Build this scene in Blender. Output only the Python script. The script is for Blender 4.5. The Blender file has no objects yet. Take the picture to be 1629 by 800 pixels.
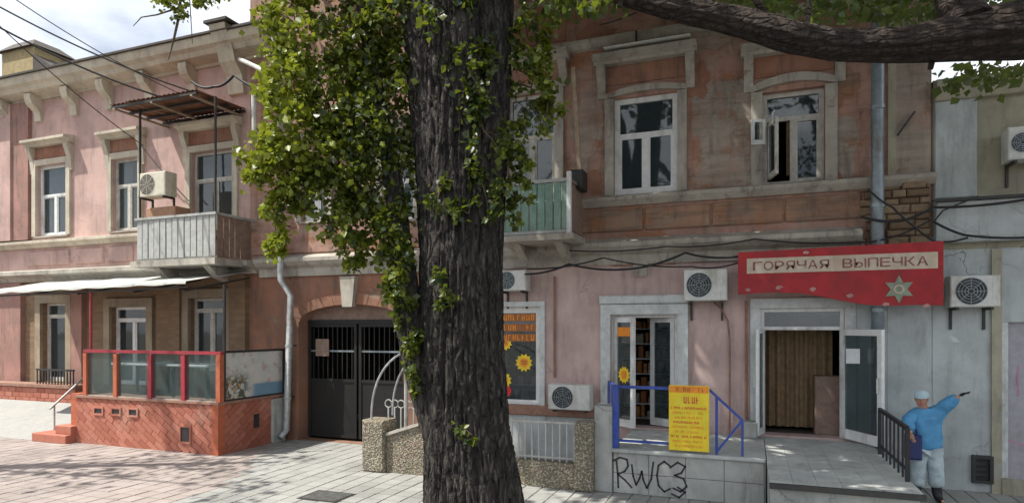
import bpy, math, random
import numpy as np
from mathutils import Vector, Matrix, noise as mnoise
R = math.radians
random.seed(11); rng = np.random.default_rng(7)
S = bpy.context.scene
COL = S.collection
# ------------------------------------------------------------------ camera
THETA = R(20.8); FPX = 1000.0; DIST = 12.0; EYE = 2.6; HOR = 522.0; CX = 814.5
CT, ST = math.cos(THETA), math.sin(THETA)
cam = bpy.data.cameras.new('camera'); co = bpy.data.objects.new('camera', cam); COL.objects.link(co)
co.location = (0, -DIST, EYE); co.rotation_euler = (R(90), 0, THETA)
cam.sensor_width = 36; cam.lens = 36 * FPX / 1629; cam.shift_y = (HOR - 400) / 1629; cam.clip_end = 2000; cam.clip_start = 0.05
S.camera = co
# ------------------------------------------------------------------ light
SUN = Vector((-0.52, -0.32, 1.0)).normalized()
w = bpy.data.worlds.new('World'); S.world = w; w.use_nodes = True
nt = w.node_tree; nt.nodes.clear()
def wn(t, **k):
    n = nt.nodes.new(t)
    for a, b in k.items(): setattr(n, a, b)
    return n
sky = wn('ShaderNodeTexSky', sky_type='NISHITA', sun_disc=False)
sky.sun_elevation = math.asin(SUN.z); sky.sun_rotation = math.atan2(SUN.x, SUN.y); sky.air_density = 1.0; sky.dust_density = 3.0
tc = wn('ShaderNodeTexCoord'); mp = wn('ShaderNodeMapping'); mp.inputs['Scale'].default_value = (1.0, 1.0, 2.2); mp.inputs['Location'].default_value = (0.35, 0.1, 0.0)
nz = wn('ShaderNodeTexNoise'); nz.inputs['Scale'].default_value = 2.6; nz.inputs['Detail'].default_value = 7; nz.inputs['Roughness'].default_value = 0.52
rp = wn('ShaderNodeValToRGB'); rp.color_ramp.elements[0].position = 0.33; rp.color_ramp.elements[1].position = 0.60
mx = wn('ShaderNodeMix', data_type='RGBA'); mx.inputs['B'].default_value = (13.0, 13.5, 14.2, 1)
bg = wn('ShaderNodeBackground'); bg.inputs['Strength'].default_value = 0.085
wo = wn('ShaderNodeOutputWorld')
L = nt.links.new
L(tc.outputs['Generated'], mp.inputs['Vector']); L(mp.outputs[0], nz.inputs['Vector']); L(nz.outputs['Fac'], rp.inputs['Fac'])
L(rp.outputs['Color'], mx.inputs['Factor']); L(sky.outputs[0], mx.inputs['A']); L(mx.outputs['Result'], bg.inputs['Color']); L(bg.outputs[0], wo.inputs['Surface'])
sl = bpy.data.lights.new('sun', 'SUN'); sl.energy = 5.0; sl.angle = R(0.5); sl.color = (1.0, 0.95, 0.86)
so = bpy.data.objects.new('sun', sl); COL.objects.link(so); so.rotation_euler = SUN.to_track_quat('Z', 'Y').to_euler(); so.location = (-20, -15, 40)
S.view_settings.view_transform = 'Standard'; S.view_settings.look = 'None'; S.view_settings.gamma = 1.0; S.view_settings.exposure = 0.5
S.view_settings.use_curve_mapping = False
S.render.engine = 'CYCLES'; S.cycles.max_bounces = 8; S.cycles.transparent_max_bounces = 12

# ------------------------------------------------------------------ surveying helper: the photograph's bearings taken to a wall plane Y
def F(x, y, Y=0.0):
    u = (x - CX) / FPX; k = CT + u * ST; t = (Y + DIST) / k
    return Vector(((-ST + u * CT) * t, Y, EYE - (y - HOR) / FPX * t))
def FX(x, Y=0.0): return F(x, HOR, Y).x
def FZ(x, y, Y=0.0): return F(x, y, Y).z
def G(x, y, z=0.0):
    t = (EYE - z) * FPX / (y - HOR); u = (x - CX) / FPX
    return Vector(((-ST + u * CT) * t, -DIST + (CT + u * ST) * t, z))
def RAY(x, y, t):
    u = (x - CX) / FPX
    return Vector(((-ST + u * CT) * t, -DIST + (CT + u * ST) * t, EYE - (y - HOR) / FPX * t))

# ------------------------------------------------------------------ materials
MATS = {}
class NT:
    def __init__(s, name):
        m = bpy.data.materials.new(name); m.use_nodes = True; s.m = m; s.t = m.node_tree; s.t.nodes.clear()
        s.out = s.n('ShaderNodeOutputMaterial'); s.b = s.n('ShaderNodeBsdfPrincipled'); s.t.links.new(s.b.outputs[0], s.out.inputs['Surface'])
        s.g = s.n('ShaderNodeNewGeometry')
        MATS[name] = m
    def n(s, t): return s.t.nodes.new(t)
    def l(s, a, b): s.t.links.new(a, b)
    def pos(s, scale=(1, 1, 1)):
        if scale == (1, 1, 1): return s.g.outputs['Position']
        mp = s.n('ShaderNodeMapping'); mp.inputs['Scale'].default_value = scale; s.l(s.g.outputs['Position'], mp.inputs['Vector']); return mp.outputs[0]
    def noise(s, scale, detail=5, rough=0.6, vec=None):
        n = s.n('ShaderNodeTexNoise'); n.inputs['Scale'].default_value = scale; n.inputs['Detail'].default_value = detail; n.inputs['Roughness'].default_value = rough
        s.l(vec if vec is not None else s.g.outputs['Position'], n.inputs['Vector']); return n.outputs['Fac']
    def ramp(s, v, a, b):
        r = s.n('ShaderNodeMapRange'); r.interpolation_type = 'SMOOTHSTEP'; r.inputs['From Min'].default_value = a; r.inputs['From Max'].default_value = b; s.l(v, r.inputs['Value']); return r.outputs[0]
    def mix(s, f, a, b, mode='MIX'):
        m = s.n('ShaderNodeMix'); m.data_type = 'RGBA'; m.blend_type = mode
        for k, v in (('Factor', f), ('A', a), ('B', b)):
            if isinstance(v, (tuple, list)): m.inputs[k].default_value = (*v[:3], 1)
            elif isinstance(v, (int, float)): m.inputs[k].default_value = v
            else: s.l(v, m.inputs[k])
        return m.outputs['Result']
    def math(s, op, a, b=None):
        m = s.n('ShaderNodeMath'); m.operation = op
        for i, v in enumerate((a, b)):
            if v is None: continue
            if isinstance(v, (int, float)): m.inputs[i].default_value = v
            else: s.l(v, m.inputs[i])
        return m.outputs[0]
    def col(s, c):
        if isinstance(c, (tuple, list)): s.b.inputs['Base Color'].default_value = (*c[:3], 1)
        else: s.l(c, s.b.inputs['Base Color'])
    def rough(s, r, metal=0.0):
        s.b.inputs['Roughness'].default_value = r; s.b.inputs['Metallic'].default_value = metal
    def bump(s, h, strength=0.3, dist=0.02):
        b = s.n('ShaderNodeBump'); b.inputs['Strength'].default_value = strength; b.inputs['Distance'].default_value = dist; s.l(h, b.inputs['Height']); s.l(b.outputs[0], s.b.inputs['Normal'])
    def xyz(s):
        n = s.n('ShaderNodeSeparateXYZ'); s.l(s.g.outputs['Position'], n.inputs[0]); return n.outputs

def simple(name, c, rough=0.6, metal=0.0, var=0.18, scale=9, dirt=None, bump=0.0, bscale=60):
    n = NT(name)
    v = n.ramp(n.noise(scale, 6, 0.65), 0.3, 0.7)
    c2 = tuple(x * (1 - var) for x in c); c1 = tuple(min(1, x * (1 + var * 0.6)) for x in c)
    k = n.mix(v, c2, c1)
    if dirt:
        d = n.ramp(n.noise(2.3, 8, 0.7, n.pos((1, 1, 0.45))), 0.48, 0.72)
        k = n.mix(n.math('MULTIPLY', d, 0.75), k, dirt)
    n.col(k); n.rough(rough, metal)
    if bump: n.bump(n.noise(bscale, 4), bump, 0.01)
    return n.m

def plaster(name, c, patch, bare, p_lo=0.5, p_hi=0.6, b_lo=0.6, b_hi=0.66, grime=(0.09, 0.075, 0.065), g_amt=0.6, courses=0.0):
    n = NT(name)
    k = n.mix(n.ramp(n.noise(1.3, 7, 0.6), 0.35, 0.65), tuple(x * 0.84 for x in c), tuple(min(1, x * 1.08) for x in c))
    k = n.mix(n.math('MULTIPLY', n.ramp(n.noise(0.9, 9, 0.68, n.pos((1, 1, 1.6))), p_lo, p_hi), 0.85), k, patch)
    bf = n.ramp(n.noise(1.7, 10, 0.7, n.pos((0.8, 1, 1.3))), b_lo, b_hi)
    k = n.mix(bf, k, bare)
    st = n.ramp(n.noise(3.4, 8, 0.7, n.pos((1.6, 1.6, 0.3))), 0.46, 0.74)          # run-off streaks
    k = n.mix(n.math('MULTIPLY', st, g_amt), k, grime)
    bl = n.ramp(n.noise(0.55, 9, 0.66), 0.45, 0.72)
    k = n.mix(n.math('MULTIPLY', bl, g_amt * 0.55), k, grime)
    sp = n.ramp(n.noise(28, 5, 0.7), 0.56, 0.74)
    k = n.mix(n.math('MULTIPLY', sp, 0.28), k, grime)
    vo = n.n('ShaderNodeTexVoronoi'); vo.feature = 'DISTANCE_TO_EDGE'; vo.inputs['Scale'].default_value = 0.8
    wv = n.n('ShaderNodeVectorMath'); wv.operation = 'ADD'
    nn = n.n('ShaderNodeTexNoise'); nn.inputs['Scale'].default_value = 2.5; nn.inputs['Detail'].default_value = 6; n.l(n.g.outputs['Position'], nn.inputs['Vector'])
    sc = n.n('ShaderNodeVectorMath'); sc.operation = 'SCALE'; sc.inputs['Scale'].default_value = 0.9; n.l(nn.outputs['Color'], sc.inputs[0])
    n.l(n.g.outputs['Position'], wv.inputs[0]); n.l(sc.outputs[0], wv.inputs[1]); n.l(wv.outputs[0], vo.inputs['Vector'])
    if courses:
        hz = n.ramp(n.noise(7.5, 5, 0.6, n.pos((0.16, 1, 1.25))), 0.46, 0.6)
        k = n.mix(n.math('MULTIPLY', hz, courses * 0.6), k, grime)
    cr = n.math('MULTIPLY', n.ramp(vo.outputs['Distance'], 0.012, 0.0), n.ramp(n.noise(0.7, 3), 0.52, 0.66))
    k = n.mix(n.math('MULTIPLY', cr, 0.4), k, tuple(x * 0.6 for x in grime))
    n.col(k); n.rough(0.93)
    h = n.math('SUBTRACT', n.math('ADD', n.math('MULTIPLY', n.noise(34, 5), 0.25), n.math('MULTIPLY', n.noise(3, 6), 0.5)), n.math('ADD', n.math('MULTIPLY', bf, 0.6), n.math('MULTIPLY', cr, 0.8)))
    n.bump(h, 0.6, 0.03)
    return n.m

plaster('plaster_pink_left', (0.54, 0.365, 0.325), (0.43, 0.29, 0.265), (0.46, 0.36, 0.29), 0.56, 0.66, 0.66, 0.72, g_amt=0.35)
plaster('plaster_pink_right', (0.43, 0.25, 0.195), (0.36, 0.27, 0.21), (0.38, 0.175, 0.09), 0.48, 0.62, 0.50, 0.64, g_amt=0.7, courses=0.3)
plaster('plaster_pink_shop', (0.56, 0.415, 0.385), (0.50, 0.37, 0.335), (0.50, 0.41, 0.36), 0.58, 0.68, 0.72, 0.78, g_amt=0.35)
plaster('plaster_cement', (0.37, 0.315, 0.26), (0.36, 0.25, 0.20), (0.38, 0.19, 0.11), 0.48, 0.60, 0.52, 0.64, g_amt=0.7, courses=0.4)
plaster('plaster_orange', (0.30, 0.145, 0.09), (0.25, 0.135, 0.095), (0.30, 0.22, 0.165), 0.48, 0.6, 0.58, 0.68, g_amt=0.75)
plaster('plaster_brown', (0.34, 0.195, 0.125), (0.28, 0.20, 0.145), (0.38, 0.175, 0.085), 0.46, 0.58, 0.52, 0.64, g_amt=0.75, courses=0.6)
plaster('plaster_rust', (0.34, 0.17, 0.115), (0.28, 0.12, 0.075), (0.28, 0.19, 0.14), 0.5, 0.6, 0.6, 0.7, g_amt=0.6)
plaster('pier_pink', (0.36, 0.20, 0.165), (0.30, 0.18, 0.15), (0.34, 0.24, 0.19), 0.5, 0.6, 0.62, 0.7, g_amt=0.6)
plaster('plaster_yellow', (0.37, 0.35, 0.26), (0.35, 0.345, 0.30), (0.40, 0.37, 0.3), 0.55, 0.66, 0.68, 0.75, g_amt=0.5)
plaster('plaster_pale', (0.46, 0.50, 0.50), (0.40, 0.44, 0.44), (0.42, 0.42, 0.38), 0.56, 0.66, 0.7, 0.76, g_amt=0.35)
plaster('trim_aged', (0.43, 0.40, 0.345), (0.35, 0.315, 0.265), (0.32, 0.23, 0.18), 0.5, 0.62, 0.6, 0.68, g_amt=0.65)
plaster('trim_tan_shaded', (0.33, 0.27, 0.19), (0.27, 0.21, 0.15), (0.30, 0.22, 0.16), 0.52, 0.64, 0.62, 0.7, g_amt=0.5)  # beige door trim with the awning's shade put into its colour
plaster('trim_left', (0.56, 0.50, 0.40), (0.50, 0.43, 0.34), (0.46, 0.36, 0.28), 0.52, 0.64, 0.66, 0.72, g_amt=0.4)
plaster('concrete', (0.40, 0.415, 0.395), (0.33, 0.35, 0.335), (0.28, 0.28, 0.26), 0.5, 0.62, 0.62, 0.7, g_amt=0.5)
plaster('landing_tile', (0.46, 0.485, 0.465), (0.39, 0.42, 0.41), (0.38, 0.39, 0.37), 0.52, 0.62, 0.66, 0.74, g_amt=0.4)
simple('white_frame', (0.72, 0.73, 0.72), 0.5, var=0.1, dirt=(0.32, 0.3, 0.27))
simple('old_frame', (0.52, 0.50, 0.45), 0.65, var=0.2, dirt=(0.2, 0.18, 0.15))
simple('door_trim', (0.56, 0.59, 0.585), 0.7, var=0.14, dirt=(0.22, 0.21, 0.19))
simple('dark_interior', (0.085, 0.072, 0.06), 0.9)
simple('dark_metal', (0.035, 0.036, 0.036), 0.55, 0.2, dirt=(0.07, 0.045, 0.03))
simple('gate_metal', (0.014, 0.014, 0.0135), 0.6, 0.2, dirt=(0.026, 0.021, 0.017))
simple('black_rail', (0.02, 0.02, 0.022), 0.5, 0.2)
simple('pipe_grey', (0.26, 0.31, 0.34), 0.45, 0.5, var=0.2, dirt=(0.13, 0.11, 0.09))
simple('pipe_old', (0.42, 0.44, 0.44), 0.5, 0.3, var=0.25, dirt=(0.2, 0.13, 0.09))
simple('ac_white', (0.62, 0.63, 0.60), 0.5, var=0.1, dirt=(0.3, 0.27, 0.22))
simple('ac_cream', (0.60, 0.57, 0.46), 0.5, var=0.1, dirt=(0.3, 0.25, 0.18))
simple('ac_dark', (0.03, 0.03, 0.032), 0.5)
simple('cable', (0.018, 0.018, 0.02), 0.7)
simple('blue_paint', (0.03, 0.07, 0.34), 0.45, var=0.25, dirt=(0.08, 0.07, 0.09))
simple('red_paint', (0.33, 0.03, 0.045), 0.5, var=0.2, dirt=(0.14, 0.04, 0.03))
simple('post_orange', (0.42, 0.115, 0.055), 0.8, var=0.2, bump=0.2)
simple('mortar', (0.36, 0.155, 0.105), 0.95, bump=0.3)
simple('sign_red', (0.36, 0.007, 0.012), 0.55, var=0.25, scale=4, dirt=(0.2, 0.015, 0.02))
simple('sign_cream', (0.55, 0.46, 0.36), 0.6, var=0.15, dirt=(0.4, 0.28, 0.2))
simple('sign_letter', (0.25, 0.09, 0.075), 0.6, var=0.6, scale=14)
simple('sign_green', (0.23, 0.27, 0.20), 0.6, var=0.3)
simple('sign_chip', (0.46, 0.24, 0.22), 0.7, var=0.3)
simple('board_yellow', (0.80, 0.60, 0.02), 0.5, var=0.12, scale=5, dirt=(0.55, 0.6, 0.05))
simple('print_orange', (0.80, 0.27, 0.015), 0.5)
simple('print_red', (0.62, 0.05, 0.02), 0.5)
simple('print_yellow', (0.85, 0.60, 0.02), 0.5)
simple('print_brown', (0.30, 0.10, 0.02), 0.5)
simple('flower_red', (0.65, 0.02, 0.03), 0.5)
simple('curtain_brown', (0.23, 0.155, 0.085), 0.9, var=0.25, bump=0.1)
simple('curtain_white', (0.62, 0.64, 0.66), 0.9, var=0.1)
simple('blind_blue', (0.20, 0.36, 0.55), 0.7, var=0.15)
simple('tarp', (0.43, 0.445, 0.425), 0.7, var=0.1, scale=3, dirt=(0.42, 0.40, 0.34))
simple('rust_sheet', (0.19, 0.085, 0.045), 0.75, var=0.35, scale=5, dirt=(0.09, 0.055, 0.04), bump=0.15)
simple('slat_grey', (0.40, 0.41, 0.395), 0.7, var=0.16, dirt=(0.24, 0.22, 0.19))
simple('slat_brown', (0.24, 0.165, 0.13), 0.8, var=0.25)
simple('slat_green', (0.17, 0.28, 0.23), 0.7, var=0.2, dirt=(0.27, 0.34, 0.3))
simple('wood_old', (0.33, 0.25, 0.17), 0.85, var=0.25)
simple('cardboard', (0.42, 0.24, 0.15), 0.9, var=0.2)
simple('roof_metal', (0.07, 0.06, 0.052), 0.85, 0.0, var=0.25)
simple('chimney', (0.36, 0.285, 0.15), 0.9, var=0.2, dirt=(0.18, 0.13, 0.08), bump=0.2)
simple('spray', (0.022, 0.024, 0.028), 0.7)
simple('ledge_brown', (0.30, 0.17, 0.125), 0.9, var=0.25, bump=0.2)
def mat_poster():
    n = NT('poster'); x = n.xyz()
    k = n.mix(n.ramp(n.noise(2.2, 3), 0.4, 0.6), (0.50, 0.54, 0.52), (0.60, 0.58, 0.55))
    k = n.mix(n.math('MULTIPLY', n.ramp(n.noise(5.5, 4), 0.56, 0.62), 0.6), k, (0.46, 0.27, 0.27))
    low = n.ramp(x[2], 1.75, 1.45); lft = n.ramp(x[1], -1.15, -1.45); rgt = n.ramp(x[1], -1.25, -1.05)
    k = n.mix(n.math('MULTIPLY', n.math('MULTIPLY', n.ramp(n.noise(9, 4), 0.44, 0.52), low), lft), k, (0.09, 0.095, 0.075))
    k = n.mix(n.math('MULTIPLY', n.math('MULTIPLY', n.ramp(n.noise(12, 3), 0.58, 0.63), low), lft), k, (0.5, 0.33, 0.16))
    k = n.mix(n.math('MULTIPLY', n.math('MULTIPLY', n.ramp(x[2], 1.42, 1.36), rgt), 0.9), k, (0.13, 0.27, 0.38))
    n.col(k); n.rough(0.45)
mat_poster()
simple('poster_blue', (0.15, 0.27, 0.36), 0.5, var=0.3, scale=5)
simple('poster_dark', (0.12, 0.13, 0.11), 0.5, var=0.5, scale=14)
simple('poster_pink', (0.50, 0.30, 0.30), 0.5, var=0.4, scale=10)
simple('skin', (0.46, 0.25, 0.17), 0.55, var=0.08)
simple('jacket', (0.085, 0.30, 0.54), 0.75, var=0.2, scale=7)
simple('trousers', (0.44, 0.53, 0.56), 0.85, var=0.18, scale=8)
simple('boots', (0.018, 0.017, 0.018), 0.6)
simple('cap', (0.42, 0.55, 0.60), 0.7, var=0.1)
simple('hair', (0.05, 0.03, 0.02), 0.6)
simple('bag', (0.02, 0.03, 0.12), 0.6)
simple('shelf_goods_a', (0.45, 0.20, 0.06), 0.6, var=0.4, scale=14)
simple('shelf_goods_b', (0.42, 0.38, 0.30), 0.6, var=0.5, scale=16)
simple('door_grey', (0.34, 0.34, 0.37), 0.6, var=0.12, dirt=(0.25, 0.22, 0.22))
simple('pink_mark', (0.50, 0.20, 0.34), 0.7, var=0.2)
simple('road_asphalt', (0.055, 0.055, 0.057), 0.92, var=0.25, scale=3, bump=0.3, bscale=80)
simple('kerb_stone', (0.30, 0.30, 0.29), 0.9, var=0.2, bump=0.2)
simple('earth', (0.10, 0.085, 0.06), 0.95, var=0.3, bump=0.3)
simple('joint_sand', (0.26, 0.245, 0.225), 0.95, var=0.25, bump=0.2)
simple('manhole', (0.13, 0.13, 0.125), 0.6, 0.4, var=0.25)
simple('ramp_pale', (0.30, 0.30, 0.288), 0.85, var=0.1, dirt=(0.36, 0.34, 0.3), bump=0.15)
simple('white_iron', (0.42, 0.42, 0.40), 0.55, 0.1, dirt=(0.3, 0.25, 0.2))
simple('twig', (0.085, 0.062, 0.042), 0.9)

def mat_pebble():
    n = NT('pebbledash'); vo = n.n('ShaderNodeTexVoronoi'); vo.inputs['Scale'].default_value = 36; n.l(n.g.outputs['Position'], vo.inputs['Vector'])
    sep = n.n('ShaderNodeSeparateColor'); n.l(vo.outputs['Color'], sep.inputs[0])
    k = n.mix(sep.outputs[0], (0.15, 0.125, 0.085), (0.50, 0.455, 0.345))
    k = n.mix(n.math('MULTIPLY', n.ramp(sep.outputs[1], 0.7, 0.9), 0.7), k, (0.26, 0.14, 0.08))
    k = n.mix(n.ramp(vo.outputs['Distance'], 0.35, 0.7), k, (0.14, 0.125, 0.10))
    k = n.mix(n.math('MULTIPLY', n.ramp(n.noise(2.5, 7), 0.5, 0.7), 0.5), k, (0.12, 0.13, 0.075))
    n.col(k); n.rough(0.9); n.bump(n.math('SUBTRACT', 1.0, vo.outputs['Distance']), 0.8, 0.03); return n.m
mat_pebble()
def mat_brickwall():
    n = NT('brick_tan'); x = n.xyz(); cv = n.n('ShaderNodeCombineXYZ'); n.l(x[0], cv.inputs[0]); n.l(x[2], cv.inputs[1])
    b = n.n('ShaderNodeTexBrick'); n.l(cv.outputs[0], b.inputs['Vector'])
    b.inputs['Color1'].default_value = (0.28, 0.175, 0.095, 1); b.inputs['Color2'].default_value = (0.21, 0.125, 0.07, 1); b.inputs['Mortar'].default_value = (0.20, 0.155, 0.11, 1)
    b.inputs['Scale'].default_value = 1.0; b.inputs['Brick Width'].default_value = 0.26; b.inputs['Row Height'].default_value = 0.085; b.inputs['Mortar Size'].default_value = 0.012
    k = n.mix(n.math('MULTIPLY', n.ramp(n.noise(1.5, 8), 0.45, 0.7), 0.5), b.outputs['Color'], (0.13, 0.09, 0.06))
    n.col(k); n.rough(0.92); n.bump(n.math('SUBTRACT', n.math('MULTIPLY', n.noise(40, 4), 0.3), b.outputs['Fac']), 0.5, 0.02); return n.m
mat_brickwall()
def mat_redbrick():
    n = NT('brick_red'); oi = n.n('ShaderNodeObjectInfo')
    k = n.mix(oi.outputs['Random'], (0.33, 0.105, 0.065), (0.45, 0.175, 0.12))
    k = n.mix(n.math('MULTIPLY', n.ramp(n.noise(14, 6), 0.5, 0.72), 0.6), k, (0.24, 0.085, 0.055))
    k = n.mix(n.math('MULTIPLY', n.ramp(n.noise(1.6, 6), 0.5, 0.75), 0.45), k, (0.52, 0.32, 0.24))
    n.col(k); n.rough(0.88); n.bump(n.noise(60, 4), 0.35, 0.008); return n.m
mat_redbrick()
def mat_paver(name, a, b, cell):
    n = NT(name); s = n.n('ShaderNodeVectorMath'); s.operation = 'SNAP'; s.inputs[1].default_value = (cell, cell, 10); n.l(n.g.outputs['Position'], s.inputs[0])
    wn_ = n.n('ShaderNodeTexWhiteNoise'); n.l(s.outputs[0], wn_.inputs['Vector'])
    k = n.mix(wn_.outputs['Value'], a, b)
    k = n.mix(n.math('MULTIPLY', n.ramp(n.noise(0.7, 9, 0.65), 0.44, 0.68), 0.6), k, tuple(x * 0.55 for x in a))
    k = n.mix(n.math('MULTIPLY', n.ramp(n.noise(30, 5, 0.7), 0.52, 0.75), 0.35), k, tuple(x * 0.5 for x in a))
    n.col(k); n.rough(0.9); n.bump(n.noise(70, 5), 0.3, 0.006); return n.m
CELL = 0.29
mat_paver('paver_grey', (0.275, 0.275, 0.26), (0.325, 0.325, 0.31), CELL)
mat_paver('paver_pink', (0.30, 0.255, 0.235), (0.35, 0.30, 0.28), CELL)
def mat_stone():
    n = NT('rubble_stone'); oi = n.n('ShaderNodeObjectInfo')
    k = n.mix(oi.outputs['Random'], (0.16, 0.10, 0.06), (0.33, 0.25, 0.16))
    k = n.mix(n.math('MULTIPLY', n.ramp(n.noise(7, 8, 0.7), 0.45, 0.7), 0.6), k, (0.10, 0.07, 0.05))
    n.col(k); n.rough(0.95); n.bump(n.noise(25, 6), 0.7, 0.02); return n.m
mat_stone()
def mat_glass():
    n = NT('glass'); n.col((0.06, 0.08, 0.09)); n.rough(0.04); n.b.inputs['IOR'].default_value = 2.1
    tr = n.n('ShaderNodeBsdfTransparent'); tr.inputs[0].default_value = (0.8, 0.86, 0.86, 1); ms = n.n('ShaderNodeMixShader'); ms.inputs[0].default_value = 0.42
    wv = n.noise(1.7, 2); n.bump(wv, 0.05, 0.05)
    n.l(n.b.outputs[0], ms.inputs[2]); n.l(tr.outputs[0], ms.inputs[1]); n.l(ms.outputs[0], n.out.inputs['Surface']); return n.m
mat_glass()
def mat_clearglass():
    n = NT('screen_glass'); n.col((0.10, 0.14, 0.14)); n.rough(0.06); n.b.inputs['Specular IOR Level'].default_value = 1.0
    tr = n.n('ShaderNodeBsdfTransparent'); tr.inputs[0].default_value = (0.86, 0.92, 0.92, 1); ms = n.n('ShaderNodeMixShader'); ms.inputs[0].default_value = 0.32
    n.l(n.b.outputs[0], ms.inputs[2]); n.l(tr.outputs[0], ms.inputs[1]); n.l(ms.outputs[0], n.out.inputs['Surface']); return n.m
mat_clearglass()
PLATE = {'bark_branch': (5, 16, 16)}
def mat_bark(name, a, b, c):
    n = NT(name)
    k = n.mix(n.ramp(n.noise(7.5, 9, 0.72, n.pos((2.6, 2.6, 0.5))), 0.36, 0.62), a, b)
    k = n.mix(n.math('MULTIPLY', n.ramp(n.noise(2.2, 6, 0.6, n.pos((1, 1, 0.5))), 0.52, 0.7), 0.55), k, c)
    wv = n.n('ShaderNodeVectorMath'); wv.operation = 'ADD'; nn = n.n('ShaderNodeTexNoise'); nn.inputs['Scale'].default_value = 5; nn.inputs['Detail'].default_value = 5; n.l(n.g.outputs['Position'], nn.inputs['Vector'])
    sc = n.n('ShaderNodeVectorMath'); sc.operation = 'SCALE'; sc.inputs['Scale'].default_value = 1.5; n.l(nn.outputs['Color'], sc.inputs[0]); n.l(n.pos(PLATE.get(name, (13, 13, 3.2))), wv.inputs[0]); n.l(sc.outputs[0], wv.inputs[1])
    vo = n.n('ShaderNodeTexVoronoi'); vo.feature = 'DISTANCE_TO_EDGE'; vo.inputs['Scale'].default_value = 1.0; n.l(wv.outputs[0], vo.inputs['Vector'])
    pl_ = n.ramp(vo.outputs['Distance'], 0.0, 0.22)
    k = n.mix(n.math('MULTIPLY', n.math('SUBTRACT', 1.0, pl_), 0.7), k, tuple(x * 0.5 for x in a))
    n.col(k); n.rough(0.95)
    h = n.math('ADD', n.math('MULTIPLY', pl_, 0.6), n.noise(9, 8, 0.7, n.pos((2.4, 2.4, 0.5)))); n.bump(h, 1.0, 0.10); return n.m
mat_bark('bark', (0.016, 0.013, 0.012), (0.125, 0.108, 0.094), (0.035, 0.045, 0.018))
mat_bark('bark_branch', (0.028, 0.018, 0.013), (0.095, 0.066, 0.05), (0.06, 0.05, 0.03))
def mat_leaf(name, dark, light):
    n = NT(name); n.t.nodes.remove(n.b)
    at = n.n('ShaderNodeAttribute'); at.attribute_name = 'tone'
    k = n.mix(at.outputs['Fac'], dark, light)
    d = n.n('ShaderNodeBsdfPrincipled'); n.l(k, d.inputs['Base Color']); d.inputs['Roughness'].default_value = 0.42
    t = n.n('ShaderNodeBsdfTranslucent'); n.l(n.mix(0.5, k, (0.26, 0.30, 0.02)), t.inputs['Color'])
    ms = n.n('ShaderNodeMixShader'); ms.inputs[0].default_value = 0.38; n.l(d.outputs[0], ms.inputs[1]); n.l(t.outputs[0], ms.inputs[2]); n.l(ms.outputs[0], n.out.inputs['Surface']); return n.m
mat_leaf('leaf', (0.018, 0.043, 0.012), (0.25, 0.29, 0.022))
mat_leaf('leaf_high', (0.035, 0.065, 0.014), (0.10, 0.145, 0.03))

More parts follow.
